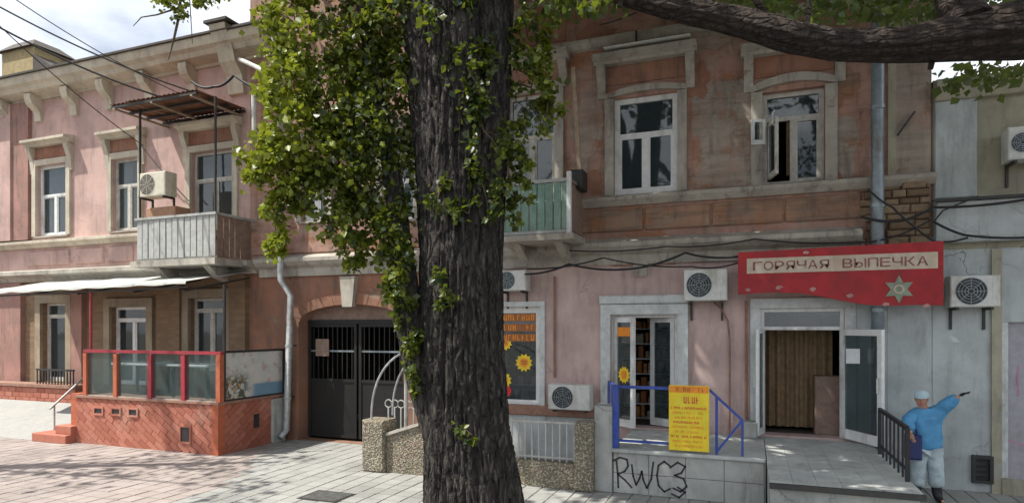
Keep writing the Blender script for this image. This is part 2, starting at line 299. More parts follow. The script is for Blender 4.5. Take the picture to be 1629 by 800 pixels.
# ------------------------------------------------------------------ mesh helpers
W = {}
def link(o, parent=None):
    COL.objects.link(o)
    if parent is not None: o.parent = parent; W[o.name] = W[parent.name]
    else: W[o.name] = o.location.copy()
    return o
def tag(o, label=None, cat=None, group=None, kind=None):
    if label: o['label'] = label
    if cat: o['category'] = cat
    if group: o['group'] = group
    if kind: o['kind'] = kind
    return o
def empty(name, loc, label, cat, group=None):
    o = bpy.data.objects.new(name, None); o.location = loc; o.empty_display_size = 0.1; link(o); return tag(o, label, cat, group)
class MB:
    def __init__(s): s.v = []; s.f = []
    def add(s, vs, fs):
        b = len(s.v); s.v += [tuple(p) for p in vs]; s.f += [tuple(i + b for i in f) for f in fs]; return s
    def box(s, x0, x1, y0, y1, z0, z1):
        x0, x1 = min(x0, x1), max(x0, x1); y0, y1 = min(y0, y1), max(y0, y1); z0, z1 = min(z0, z1), max(z0, z1)
        return s.add([(x0, y0, z0), (x1, y0, z0), (x1, y1, z0), (x0, y1, z0), (x0, y0, z1), (x1, y0, z1), (x1, y1, z1), (x0, y1, z1)],
                     [(0, 3, 2, 1), (4, 5, 6, 7), (0, 1, 5, 4), (1, 2, 6, 5), (2, 3, 7, 6), (3, 0, 4, 7)])
    def bbox(s, x0, x1, y0, y1, z0, z1, c):          # chamfered on the street side and edges
        x0, x1 = min(x0, x1), max(x0, x1)
        o = [(x0, z0), (x1, z0), (x1, z1), (x0, z1)]; i = [(x0 + c, z0 + c), (x1 - c, z0 + c), (x1 - c, z1 - c), (x0 + c, z1 - c)]
        vs = [(x, y1, z) for x, z in o] + [(x, y0 + c, z) for x, z in o] + [(x, y0, z) for x, z in i]
        fs = [(3, 2, 1, 0)] + [(k, (k + 1) % 4, 4 + (k + 1) % 4, 4 + k) for k in range(4)] + [(4 + k, 4 + (k + 1) % 4, 8 + (k + 1) % 4, 8 + k) for k in range(4)] + [(8, 9, 10, 11)]
        return s.add(vs, fs)
    def prism(s, pts, y0, y1):                        # pts (x,z) counter-clockwise seen from the street
        n = len(pts); y0, y1 = min(y0, y1), max(y0, y1)
        return s.add([(x, y0, z) for x, z in pts] + [(x, y1, z) for x, z in pts], [tuple(range(n)), tuple(range(2 * n - 1, n - 1, -1))] + [(k, n + k, n + (k + 1) % n, (k + 1) % n) for k in range(n)])
    def extr(s, prof, x0, x1):                        # profile (y,z) along X
        n = len(prof)
        return s.add([(x0, y, z) for y, z in prof] + [(x1, y, z) for y, z in prof], [tuple(range(n)), tuple(range(2 * n - 1, n - 1, -1))] + [(k, (k + 1) % n, n + (k + 1) % n, n + k) for k in range(n)])
    def tube(s, pts, rad, n=8, caps=True):
        pts = [Vector(p) for p in pts]; m = len(pts)
        if not hasattr(rad, '__len__'): rad = [rad] * m
        vs = []; prev = None
        for i, p in enumerate(pts):
            d = (pts[min(i + 1, m - 1)] - pts[max(i - 1, 0)]).normalized()
            if prev is None:
                a = Vector((0, 0, 1)) if abs(d.z) < 0.9 else Vector((1, 0, 0)); uu = d.cross(a).normalized()
            else: uu = (prev - d * prev.dot(d)).normalized()
            prev = uu; vv = d.cross(uu)
            for k in range(n):
                a = 2 * math.pi * k / n; vs.append(p + (uu * math.cos(a) + vv * math.sin(a)) * rad[i])
        fs = [(i * n + k, i * n + (k + 1) % n, (i + 1) * n + (k + 1) % n, (i + 1) * n + k) for i in range(m - 1) for k in range(n)]
        if caps: fs += [tuple(range(n - 1, -1, -1)), tuple(range((m - 1) * n, m * n))]
        return s.add(vs, fs)
    def bar(s, a, b, wd, dp=None):
        a = Vector(a); b = Vector(b); d = (b - a).normalized(); up = Vector((0, 0, 1)) if abs(d.z) < 0.95 else Vector((0, 1, 0)); r = d.cross(up).normalized(); q = r.cross(d).normalized(); dp = dp or wd
        vs = [p + r * (i * wd / 2) + q * (j * dp / 2) for p in (a, b) for i, j in ((-1, -1), (1, -1), (1, 1), (-1, 1))]
        return s.add(vs, [(0, 1, 2, 3), (7, 6, 5, 4), (0, 4, 5, 1), (1, 5, 6, 2), (2, 6, 7, 3), (3, 7, 4, 0)])
    def disc(s, c, r, y, n=24, r0=0.0, dy=0.0):       # ring or disc facing the street
        vs = []; fs = []
        if r0 <= 0:
            vs = [(c[0] + r * math.cos(2 * math.pi * k / n), y, c[1] + r * math.sin(2 * math.pi * k / n)) for k in range(n)]; fs = [tuple(range(n))]
        else:
            for rr in (r0, r): vs += [(c[0] + rr * math.cos(2 * math.pi * k / n), y, c[1] + rr * math.sin(2 * math.pi * k / n)) for k in range(n)]
            fs = [(k, (k + 1) % n, n + (k + 1) % n, n + k)[::-1] for k in range(n)]
        return s.add(vs, fs)
    def build(s, name, mat, parent=None, smooth=False):
        me = bpy.data.meshes.new(name); off = W[parent.name] if parent is not None else None
        if off is None:
            a = np.array(s.v); base = Vector(((a[:, 0].min() + a[:, 0].max()) / 2, (a[:, 1].min() + a[:, 1].max()) / 2, a[:, 2].min()))
        else: base = off
        me.from_pydata([(v[0] - base.x, v[1] - base.y, v[2] - base.z) for v in s.v], [], s.f)
        if smooth: me.polygons.foreach_set('use_smooth', [True] * len(me.polygons))
        me.materials.append(MATS[mat]); me.update()
        o = bpy.data.objects.new(name, me)
        if parent is None: o.location = base
        return link(o, parent)
def M(): return MB()
def jig(a): return random.uniform(-a, a)

# ------------------------------------------------------------------ ground
g = M().add([(-400, -400, -0.20), (400, -400, -0.20), (400, 400, -0.20), (-400, 400, -0.20)], [(0, 1, 2, 3)]).build('ground', 'earth'); tag(g, kind='structure')
KERB = -6.9
r_ = M().box(-120, 120, -18, KERB - 0.16, -0.19, -0.13).build('road', 'road_asphalt'); tag(r_, kind='structure')
kb = M().box(-120, 120, KERB - 0.16, KERB, -0.19, 0.0).build('kerb', 'kerb_stone'); tag(kb, kind='structure')
sw = M().box(-120, 120, KERB, 0.3, -0.19, -0.014).build('sidewalk', 'joint_sand'); tag(sw, kind='structure')
TREE = Vector((RAY(740, 522, 7.0).x, RAY(740, 522, 7.0).y, 0))
def paver_mesh(mat):
    h = CELL / 2 - 0.005; c = 0.007
    m = MB().add([(-h, -h, -0.02), (h, -h, -0.02), (h, h, -0.02), (-h, h, -0.02), (-h + c, -h + c, 0), (h - c, -h + c, 0), (h - c, h - c, 0), (-h + c, h - c, 0)],
                 [(4, 5, 6, 7)] + [(k, (k + 1) % 4, 4 + (k + 1) % 4, 4 + k) for k in range(4)])
    me = bpy.data.meshes.new('paver'); me.from_pydata(m.v, [], m.f); me.materials.append(MATS[mat]); me.update(); return me, m
pm = {k: paver_mesh(k) for k in ('paver_grey', 'paver_pink')}
cells = []
for i in range(int(-24 / CELL), int(6 / CELL)):
    for j in range(int(KERB / CELL) + 1, 0):
        x = (i + 0.5) * CELL; y = (j + 0.5) * CELL
        if (Vector((x, y)) - TREE.xy).length < 0.95: continue
        rx = x * CT + (y + DIST) * ST; t = -x * ST + (y + DIST) * CT
        if t < 1: continue
        px = CX + rx / t * FPX; py = HOR + EYE / t * FPX
        inv = -30 < px < 1660 and py < 830
        pink = (px < 430 - (py - 700) * 0.9) and x < -8
        cells.append((t if inv else 99 + t, x, y, 'paver_pink' if pink else 'paver_grey'))
cells.sort()
rest = {'paver_grey': MB(), 'paver_pink': MB()}
for n_, (t, x, y, k) in enumerate(cells):
    z = jig(0.0035)
    if n_ < 300 and t < 99:
        o = bpy.data.objects.new('paver', pm[k][0]); o.location = Vector((x, y, z)) - W[sw.name]; o.rotation_euler = (jig(0.008), jig(0.008), jig(0.012)); COL.objects.link(o); o.parent = sw
    else:
        rest[k].add([(vx + x, vy + y, vz + z) for vx, vy, vz in pm[k][1].v], pm[k][1].f)
for k in rest: tag(rest[k].build('paver_field', k, sw), kind='stuff')
# manhole
c = G(520, 789); mh = empty('manhole_cover', (c.x, c.y, 0), 'dark rectangular metal cover set in the pavement left of the tree', 'manhole')
M().box(c.x - 0.36, c.x + 0.36, c.y - 0.27, c.y + 0.27, -0.01, 0.006).build('frame', 'dark_metal', mh)
M().box(c.x - 0.31, c.x + 0.31, c.y - 0.22, c.y + 0.22, 0.004, 0.012).build('lid', 'manhole', mh)
for k in range(6): M().box(c.x - 0.28, c.x + 0.28, c.y - 0.19 + k * 0.07, c.y - 0.165 + k * 0.07, 0.011, 0.019).build('rib', 'manhole', mh)

# ------------------------------------------------------------------ facade builders
def wall(m, x0, x1, z0, z1, holes, y=0.0, depth=0.35):
    xs = sorted({x0, x1, *[h[0] for h in holes], *[h[1] for h in holes]}); zs = sorted({z0, z1, *[h[2] for h in holes], *[h[3] for h in holes]})
    xs = [a for a in xs if x0 <= a <= x1]; zs = [a for a in zs if z0 <= a <= z1]
    for a, b in zip(xs, xs[1:]):
        for c_, d in zip(zs, zs[1:]):
            mx_, mz = (a + b) / 2, (c_ + d) / 2
            if any(h[0] < mx_ < h[1] and h[2] < mz < h[3] for h in holes): continue
            m.add([(a, y, c_), (b, y, c_), (b, y, d), (a, y, d)], [(0, 1, 2, 3)])
            m.add([(a, y + depth, c_), (b, y + depth, c_), (b, y + depth, d), (a, y + depth, d)], [(3, 2, 1, 0)])
    for h in holes:
        a, b, c_, d = max(h[0], x0), min(h[1], x1), max(h[2], z0), min(h[3], z1)
        if b <= a or d <= c_: continue
        m.add([(a, y, c_), (b, y, c_), (b, y, d), (a, y, d), (a, y + depth, c_), (b, y + depth, c_), (b, y + depth, d), (a, y + depth, d)],
              [(0, 4, 7, 3), (1, 2, 6, 5), (0, 1, 5, 4), (3, 7, 6, 2)])
    return m
def pxrect(xa, xb, yt, yb, Y=0.0):
    xm = (xa + xb) / 2; return [FX(xa, Y), FX(xb, Y), FZ(xm, yb, Y), FZ(xm, yt, Y)]
def frame_rect(m, r, wd, y0, y1, bottom=True):
    x0, x1, z0, z1 = r
    m.box(x0, x0 + wd, y0, y1, z0, z1); m.box(x1 - wd, x1, y0, y1, z0, z1); m.box(x0 + wd, x1 - wd, y0, y1, z1 - wd, z1)
    if bottom: m.box(x0 + wd, x1 - wd, y0, y1, z0, z0 + wd)
    return m
def window(parent, r, y=0.14, trans=0.36, cols=2, mat='white_frame', fw=0.07, name='window', skip=(), curtain=None, sill=True):
    x0, x1, z0, z1 = r
    m = frame_rect(M(), r, fw, y - 0.035, y + 0.035)
    zt = z1 - (z1 - z0) * trans if trans else z1 - fw
    if trans: m.box(x0 + fw, x1 - fw, y - 0.03, y + 0.03, zt - 0.035, zt + 0.035)
    ztop = zt - 0.035 if trans else z1 - fw
    cw = (x1 - x0 - 2 * fw) / cols
    for k in range(1, cols): m.box(x0 + fw + cw * k - 0.045, x0 + fw + cw * k + 0.045, y - 0.032, y + 0.032, z0 + fw, ztop)
    o = m.build(name, mat, parent)
    for k in range(cols):
        if k in skip: continue
        a = x0 + fw + cw * k + (0.045 if k else 0); b = x0 + fw + cw * (k + 1) - (0.045 if k < cols - 1 else 0)
        frame_rect(M(), [a, b, z0 + fw, ztop], 0.035, y - 0.018, y + 0.018).build('sash', mat, o)
        M().box(a + 0.03, b - 0.03, y + 0.004, y + 0.010, z0 + fw + 0.03, ztop - 0.03).build('pane', 'glass', o)
    if trans: M().box(x0 + fw, x1 - fw, y + 0.004, y + 0.010, zt + 0.035, z1 - fw).build('pane', 'glass', o)
    if curtain:
        cm = M(); n = 26
        vs = [(x0 + (x1 - x0) * k / n, y + 0.14 + 0.025 * math.sin(k * 1.9), z) for z in (z0, z1) for k in range(n + 1)]
        keep = [k for k in range(n) if not (0.38 * n < k < 0.62 * n)]
        cm.add(vs, [(k, k + 1, n + 2 + k, n + 1 + k) for k in keep]).build('curtain', curtain, o)
    if sill: M().box(x0 - 0.06, x1 + 0.06, -0.07, y - 0.04, z0 - 0.045, z0 - 0.002).build('sill', 'trim_aged', o)
    return o
def hood(parent, x0, x1, z, mat, proj=0.3, leg=0.5):
    o = M().extr([(0.0, z), (-proj * 0.55, z), (-proj * 0.6, z + 0.05), (-proj, z + 0.09), (-proj, z + 0.16), (0.0, z + 0.21)], x0, x1).build('window_hood', mat, parent)
    for xx in (x0 + 0.05, x1 - 0.21):
        M().add([(a, yy, zz) for a in (xx, xx + 0.16) for yy, zz in ((0, z - leg), (-0.06, z - leg), (-0.09, z - leg * 0.5), (-proj * 0.6, z - 0.1), (-proj * 0.6, z - 0.003), (0, z - 0.003))],
                [(0, 1, 2, 3, 4, 5), (11, 10, 9, 8, 7, 6)] + [(k, 6 + k, 6 + (k + 1) % 6, (k + 1) % 6) for k in range(6)]).build('console', mat, o)
    return o
def surround(parent, r, wd, mat, proj=0.06, arch=0.0):
    x0, x1, z0, z1 = r; m = M()
    m.box(x0 - wd, x0 - 0.002, -proj, 0.02, z0, z1); m.box(x1 + 0.002, x1 + wd, -proj, 0.02, z0, z1)
    if arch <= 0: m.box(x0 - wd, x1 + wd, -proj - 0.004, 0.02, z1 + 0.002, z1 + wd)
    else:
        n = 14; cx = (x0 + x1) / 2; hw = (x1 - x0) / 2 + wd
        lo = []; up = []
        for k in range(n + 1):
            q = -1 + 2 * k / n; xx = cx + hw * q; up.append((xx, z1 + wd * 0.55 + arch * (1 - q * q))); lo.append((xx, z1 + 0.002 + arch * 0.75 * max(0, 1 - q * q * 1.1)))
        for k in range(n): m.prism([lo[k], lo[k + 1], up[k + 1], up[k]], -proj - 0.004, 0.02)
    return m.build('window_surround', mat, parent)
def door_leaf(parent, name, hinge, ang, wd, z0, z1, mat='white_frame', st=0.085, mid=None, extra=None):
    # leaf swings about a vertical hinge line; direction (cos, sin) of ang in plan
    d = Vector((math.cos(ang), math.sin(ang), 0)); nrm = Vector((-d.y, d.x, 0)); h = Vector((hinge[0], hinge[1], 0))
    def bx(m, a, b, za, zb, th):
        vs = [h + d * u + nrm * (s * th) + Vector((0, 0, zz)) for zz in (za, zb) for u, s in ((a, -1), (b, -1), (b, 1), (a, 1))]
        return m.add(vs, [(0, 3, 2, 1), (4, 5, 6, 7), (0, 1, 5, 4), (1, 2, 6, 5), (2, 3, 7, 6), (3, 0, 4, 7)])
    m = M(); bx(m, 0, st, z0, z1, 0.026); bx(m, wd - st, wd, z0, z1, 0.026); bx(m, st, wd - st, z1 - st, z1, 0.025); bx(m, st, wd - st, z0, z0 + st * 1.6, 0.025)
    if mid: bx(m, st, wd - st, mid - 0.04, mid + 0.04, 0.024)
    o = m.build(name, mat, parent)
    bx(M(), st, wd - st, z0 + st * 1.6, z1 - st, 0.005).build('pane', 'glass', o)
    hm = M(); p = h + d * (wd - st * 0.55) - nrm * 0.06; zc = z0 + 0.95
    hm.tube([p + nrm * 0.035 + Vector((0, 0, zc - 0.12)), p + Vector((0, 0, zc - 0.11)), p + Vector((0, 0, zc + 0.11)), p + nrm * 0.035 + Vector((0, 0, zc + 0.12))], 0.011, 6); hm.build('handle', 'ac_white', o)
    return o, h, d, nrm

# ================================================================== LEFT PINK BUILDING
XB = FX(398); XL = FX(38); XEND = -27.0
ZC = FZ(210, 89, -0.5) ; ZBELT = FZ(107, 384); ZL2 = FZ(150, 437, -0.2)
LB = empty('pink_building', ((XEND + XB) / 2, 0, 0), 'two storey pink plastered building with bracketed cornice on the left', 'building')
w1 = pxrect(60, 108, 262, 375); w2 = pxrect(180, 222, 252, 367); wd_ = pxrect(305, 372, 240, 385)
d1 = pxrect(68, 108, 482, 606); d2 = pxrect(178, 236, 488, 612); d3 = pxrect(303, 360, 474, 590); w0 = pxrect(-60, -25, 285, 385)
ZMID = ZL2
m = M(); wall(m, XEND, XB, ZMID, ZC, [w0, w1, w2, wd_]); m.build('upper_wall', 'plaster_pink_left', LB)
m = M(); wall(m, XEND, XB, 0, ZMID - 0.003, [d1, d2, d3]); m.build('lower_wall', 'brick_tan', LB)
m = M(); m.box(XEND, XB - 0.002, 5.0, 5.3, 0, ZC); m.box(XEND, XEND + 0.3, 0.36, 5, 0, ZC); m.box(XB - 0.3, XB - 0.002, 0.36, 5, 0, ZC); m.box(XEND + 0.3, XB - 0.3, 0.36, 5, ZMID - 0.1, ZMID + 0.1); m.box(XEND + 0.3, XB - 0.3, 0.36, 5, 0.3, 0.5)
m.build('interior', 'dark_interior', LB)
m = M(); m.add([(XEND, -0.62, ZC + 0.10), (XB + 1.0, -0.62, ZC + 0.10), (XB + 1.0, 2.7, ZC + 1.3), (XEND, 2.7, ZC + 1.3), (XEND, 5.6, ZC + 0.05), (XB + 1.0, 5.6, ZC + 0.05)], [(0, 1, 2, 3), (3, 2, 5, 4)])
m.add([(XEND, 0.3, ZC - 0.02), (XB, 0.3, ZC - 0.02), (XB, 5.4, ZC - 0.02), (XEND, 5.4, ZC - 0.02)], [(0, 1, 2, 3)])
rf = m.build('roof', 'roof_metal', LB)
XC = FX(455)
M().extr([(0.02, ZC - 0.42), (-0.06, ZC - 0.42), (-0.08, ZC - 0.36), (-0.40, ZC - 0.30), (-0.46, ZC - 0.20), (-0.56, ZC - 0.14), (-0.60, ZC), (-0.60, ZC + 0.06), (0.02, ZC + 0.085)], XEND, XC).build('cornice', 'trim_left', LB)
M().extr([(-0.60, ZC + 0.065), (-0.66, ZC + 0.065), (-0.66, ZC + 0.115), (-0.60, ZC + 0.125)], XEND, XC).build('gutter', 'roof_metal', LB)
bx_ = [FX(v, -0.15) for v in (8, 55, 112, 168, 232, 300)]
for xx in bx_:
    z = ZC - 0.43
    M().add([(a, yy, zz) for a in (xx - 0.13, xx + 0.13) for yy, zz in ((0.02, z - 0.62), (-0.07, z - 0.60), (-0.10, z - 0.35), (-0.30, z - 0.18), (-0.36, z - 0.02), (-0.36, z + 0.09), (0.02, z + 0.09))],
            [tuple(range(7)), tuple(range(13, 6, -1))] + [(k, 7 + k, 7 + (k + 1) % 7, (k + 1) % 7) for k in range(7)]).build('cornice_bracket', 'trim_left', LB)
# end console with urn-like cap
xx = FX(366, -0.3)
M().add([(a, yy, zz) for a in (xx - 0.26, xx + 0.22) for yy, zz in ((0.02, ZC - 1.25), (-0.10, ZC - 1.22), (-0.16, ZC - 0.8), (-0.38, ZC - 0.55), (-0.46, ZC - 0.25), (-0.68, ZC + 0.13), (-0.70, ZC + 0.22), (0.02, ZC + 0.24))],
        [tuple(range(8)), tuple(range(15, 7, -1))] + [(k, 8 + k, 8 + (k + 1) % 8, (k + 1) % 8) for k in range(8)]).build('end_console', 'trim_left', LB)
M().box(xx - 0.36, xx + 0.32, -0.76, -0.10, ZC + 0.245, ZC + 0.31).build('console_cap', 'roof_metal', LB)
M().extr([(0.02, ZBELT - 0.14), (-0.10, ZBELT - 0.14), (-0.14, ZBELT - 0.08), (-0.24, ZBELT - 0.03), (-0.24, ZBELT + 0.04), (0.02, ZBELT + 0.10)], XEND, XB).build('belt_course', 'trim_left', LB)
M().extr([(0.02, ZL2 - 0.12), (-0.12, ZL2 - 0.12), (-0.2, ZL2 - 0.02), (-0.42, ZL2 + 0.05), (-0.42, ZL2 + 0.15), (0.02, ZL2 + 0.24)], XEND, XB + 0.3).build('lower_cornice', 'trim_aged', LB)
for xa, xb in ((45, 112), (122, 166), (174, 213), (340, 392)):
    M().bbox(FX(xa), FX(xb), -0.05, 0.02, ZL2 + 0.34, ZBELT - 0.22, 0.03).build('wall_panel', 'plaster_pink_left', LB)
# corner pilaster of the projecting left bay
m = M().box(XEND, XL - 0.35, -0.16, -0.002, ZBELT + 0.11, ZC - 0.44); m.build('bay_front', 'plaster_pink_left', LB)
M().box(XL - 0.34, XL + 0.35, -0.11, 0.02, ZBELT + 0.11, ZC - 0.44).build('pilaster', 'pier_pink', LB)
window(LB, w1, 0.12, 0.42, 2, 'white_frame', 0.075, curtain='curtain_white'); window(LB, w2, 0.12, 0.36, 2, 'old_frame', 0.06, curtain='curtain_white')
b = M().box(w1[0] + 0.1, w1[1] - 0.1, 0.19, 0.2, w1[2] + (w1[3] - w1[2]) * 0.6, w1[3] - 0.08).build('roller_blind', 'blind_blue', LB)
window(LB, wd_, 0.14, 0.3, 2, 'old_frame', 0.06, 'balcony_door', sill=False)
for r in (w1, w2, wd_):
    surround(LB, r, 0.16, 'trim_left', 0.07)
    zt = r[3] + 0.52
    hood(LB, r[0] - 0.28, r[1] + 0.28, zt, 'trim_left', 0.32, 0.75)
    M().box(r[0] - 0.1, r[1] + 0.1, -0.03, 0.02, r[3] + 0.19, zt - 0.004).build('frieze', 'plaster_rust', LB)
for r, mt in ((d1, 'old_frame'), (d2, 'white_frame'), (d3, 'old_frame')):
    window(LB, r, 0.16, 0.16, 2 if r is not d1 else 1, mt, 0.07, 'shop_door', sill=False)
    surround(LB, r, 0.22, 'trim_tan_shaded', 0.08)
for xa, xb in ((120, 137), (256, 292), (370, 396), (0, 40)):
    M().box(FX(xa), FX(xb), -0.13, 0.02, 0, ZL2 - 0.13).build('brick_pier', 'brick_tan' if xa > 130 else 'pier_pink', LB)
# chimney on the roof
cx0 = FX(6, -0.1); cx1 = FX(58, -0.1); zc0 = ZC + 0.09
ch = M().box(cx0, cx1, -0.15, 0.9, zc0, zc0 + 1.0).build('chimney', 'chimney', rf)
M().add([(cx0 - 0.1, -0.25, zc0 + 1.0), (cx1 + 0.1, -0.25, zc0 + 1.0), (cx1 + 0.1, 1.0, zc0 + 1.0), (cx0 - 0.1, 1.0, zc0 + 1.0), (cx0 + 0.25, 0.0, zc0 + 1.28), (cx1 - 0.25, 0.0, zc0 + 1.28), (cx1 - 0.25, 0.7, zc0 + 1.28), (cx0 + 0.25, 0.7, zc0 + 1.28)],
        [(0, 3, 2, 1), (4, 5, 6, 7), (0, 1, 5, 4), (1, 2, 6, 5), (2, 3, 7, 6), (3, 0, 4, 7)]).build('chimney_cap', 'roof_metal', rf)
M().add([(cx1 + 0.002, -0.2, zc0), (cx1 + 1.9, -0.2, zc0), (cx1 + 0.9, -0.2, zc0 + 0.22), (cx1 + 0.002, -0.2, zc0 + 0.75), (cx1 + 0.002, 0.8, zc0), (cx1 + 1.9, 0.8, zc0), (cx1 + 0.9, 0.8, zc0 + 0.22), (cx1 + 0.002, 0.8, zc0 + 0.75)],
        [(0, 1, 2, 3), (7, 6, 5, 4), (0, 4, 5, 1), (1, 5, 6, 2), (2, 6, 7, 3), (3, 7, 4, 0)]).build('ramped_coping', 'roof_metal', rf)

# left balcony, its canopy
yb = -1.15
bl, br = FX(217, yb), FX(343, yb); bz = FZ(280, 412, yb); bt = FZ(280, 343, yb)
BA = empty('balcony', ((bl + br) / 2, yb / 2, bz), 'grey slatted balcony with brown side on the left pink building', 'balcony')
M().box(bl - 0.08, br + 0.08, yb - 0.1, -0.43, bz - 0.16, bz - 0.02).build('slab', 'trim_aged', BA)
for xx in (bl + 0.35, br - 0.55):
    M().add([(a, yy, zz) for a in (xx, xx + 0.2) for yy, zz in ((-0.43, bz - 0.165), (-0.43, bz - 0.5), (-0.7, bz - 0.42), (-1.0, bz - 0.165))], [(0, 1, 2, 3), (7, 6, 5, 4), (0, 4, 5, 1), (1, 5, 6, 2), (2, 6, 7, 3), (3, 7, 4, 0)]).build('bracket', 'trim_aged', BA)
ns = 13; sw_ = (br - bl) / ns
for k in range(ns):
    a = bl + k * sw_; M().bbox(a + 0.012, a + sw_ - 0.012, yb + jig(0.006), yb + 0.022, bz + 0.03 + jig(0.01), bt - 0.05, 0.006).build('slat', 'slat_grey', BA)
for k in range(6):
    y0 = yb + 0.06 + k * 0.17; M().box(br - 0.015, br + 0.007 + jig(0.004), y0, y0 + 0.15, bz + 0.03, bt - 0.05).build('slat', 'slat_brown', BA)
    M().box(bl - 0.007, bl + 0.015, y0, y0 + 0.15, bz + 0.03, bt - 0.05).build('slat', 'slat_brown', BA)
m = M(); m.box(bl - 0.03, br + 0.03, yb - 0.03, yb + 0.05, bt - 0.045, bt + 0.01); m.box(br - 0.04, br + 0.03, yb + 0.052, 0, bt - 0.045, bt + 0.01); m.box(bl - 0.03, bl + 0.04, yb + 0.052, 0, bt - 0.045, bt + 0.01)
m.box(bl + 0.0, br, yb + 0.024, yb + 0.06, bz - 0.015, bz + 0.06); m.build('handrail', 'slat_grey', BA)
cy0, cy1 = -1.5, -0.02
cl, cr = FX(262), FX(392); cz0 = FZ(262, 197) - 0.02; cz1 = cz0 + 0.06
CA = empty('balcony_canopy', ((cl + cr) / 2, -0.8, cz0), 'rusty brown sheet canopy on thin posts above the grey slatted balcony', 'canopy')
nsh = 5; shw = (cr - cl) / nsh
for k in range(nsh):
    a = cl + k * shw; n = 14; vs = []
    for yy, zz in ((cy0, cz0), (cy1, cz1)):
        for q in range(n + 1): vs.append((a + shw * 1.02 * q / n, yy - 0.03 * (k % 2), zz + 0.016 * math.sin(q * 1.8) + 0.007 * k % 0.02))
    M().add(vs, [(q, q + 1, n + 2 + q, n + 1 + q) for q in range(n)]).build('roof_sheet', 'rust_sheet', CA)
for k in range(4):
    f = k / 3; yy = cy0 + 0.04 + (cy1 - cy0 - 0.08) * f; zz = cz0 + (cz1 - cz0) * f - 0.05
    M().box(cl + 0.02, cr + 0.0, yy - 0.025, yy + 0.025, zz - 0.03, zz + 0.02).build('batten', 'dark_metal', CA)
for px in (FX(221, yb), FX(341, yb)):
    M().tube([(px, yb + 0.03, bt), (px, yb + 0.03, cz0 - 0.04)], 0.028, 8).build('post', 'dark_metal', CA)
# boxes on the balcony
for f in (0.05, 0.5, 0.95): xx = cl + (cr - cl) * f; M().box(xx - 0.03, xx + 0.03, cy0, -0.01, cz0 - 0.12, cz0 - 0.081).build('joist', 'wood_old', CA)
p = F(265, 330, -0.7); M().bbox(p.x - 0.45, p.x + 0.5, -0.9, -0.45, bt - 0.35, bt + 0.30, 0.02).build('storage_box', 'cardboard'); tag(bpy.data.objects['storage_box'], 'brown box showing above the rail of the grey slatted balcony', 'box')

# ------------------------------------------------------------------ air conditioners
def air_conditioner(x0, x1, z0, z1, y1, depth, label, mat='ac_white', side_split=0.68, wall_y=0.0):
    cxm = (x0 + x1) / 2; o = empty('air_conditioner', (cxm, y1 - depth / 2, z0), label, 'air conditioner', 'air conditioner units on the facades')
    y0 = y1 - depth
    M().bbox(x0, x1, y0, y1, z0, z1, 0.015).build('casing', mat, o)
    wf = (x1 - x0) * side_split; rr = min(wf, z1 - z0) * 0.43; c = (x0 + wf / 2 + 0.01, (z0 + z1) / 2)
    M().disc(c, rr, y0 - 0.003, 32).build('fan_opening', 'ac_dark', o)
    m = M()
    for k in range(1, 6): m.disc(c, rr * k / 5 + 0.004, y0 - 0.016, 32, rr * k / 5 - 0.005)
    for k in range(8):
        a = k * math.pi / 4; m.bar((c[0] + 0.03 * math.cos(a), y0 - 0.012, c[1] + 0.03 * math.sin(a)), (c[0] + rr * math.cos(a), y0 - 0.012, c[1] + rr * math.sin(a)), 0.008)
    m.build('fan_grille', 'pipe_grey' if mat != 'ac_cream' else mat, o)
    for k in range(3):
        a = k * 2.094 + 0.4; q = [(c[0] + rr * f * math.cos(a + da), y0 - 0.007, c[1] + rr * f * math.sin(a + da)) for f, da in ((0.18, -0.2), (0.85, -0.35), (0.9, 0.25), (0.18, 0.4))]
        M().add(q, [(0, 1, 2, 3)]).build('fan_blade', 'gate_metal', o)
    M().box(x0 + wf + 0.03, x1 - 0.03, y0 - 0.004, y0 + 0.01, z0 + 0.04, z1 - 0.04).build('service_panel', mat, o)
    for xx in (x0 + 0.1, x1 - 0.1):
        M().box(xx - 0.02, xx + 0.02, y0 + 0.02, wall_y, z0 - 0.045, z0 - 0.003).box(xx - 0.018, xx + 0.018, wall_y - 0.04, wall_y, z0 - 0.35, z0 - 0.046).build('bracket', 'dark_metal', o)
    return o
def ac_px(xa, xb, yt, yb, depth, label, y1=-0.1, **k):
    r = pxrect(xa, xb, yt, yb, y1 - depth); return air_conditioner(r[0], r[1], r[2], r[3], y1, depth, label, **k)
r = pxrect(218, 262, 274, 312, yb + 0.0); air_conditioner(r[0], r[1], r[2], r[3], yb + 0.33, 0.32, 'cream air conditioner unit standing above the left balcony rail', 'ac_cream', wall_y=yb + 0.36)

# ------------------------------------------------------------------ awning over the terrace
ax0, ax1 = FX(-30, -1.9), FX(402, -0.15); az = FZ(200, 462, -1.9)
AW = empty('awning', ((ax0 + ax1) / 2, -1.2, az), 'long pale tarpaulin awning above the glass sided terrace', 'awning')
m = M(); nx, ny = 40, 6; vs = []
for j in range(ny + 1):
    for i in range(nx + 1):
        f = i / nx; q = j / ny; sag = 0.02 * math.sin(f * math.pi * 5) ** 2 + 0.02 * mnoise.noise((f * 14, q * 3, 0))
        vs.append((ax0 + (ax1 - ax0) * f, -2.05 + 1.9 * q, az + 0.05 + 0.42 * q - sag * (1 - abs(2 * q - 1) * 0.4) + (0.10 * f if q < 0.5 else 0.05 * f)))
m.add(vs, [(j * (nx + 1) + i, j * (nx + 1) + i + 1, (j + 1) * (nx + 1) + i + 1, (j + 1) * (nx + 1) + i) for j in range(ny) for i in range(nx)])
vs = []
for i in range(nx + 1):
    t0 = m.v[i]; vs += [t0, (t0[0], t0[1] - 0.015, t0[2] - 0.05 - 0.01 * math.sin(i * 1.3))]
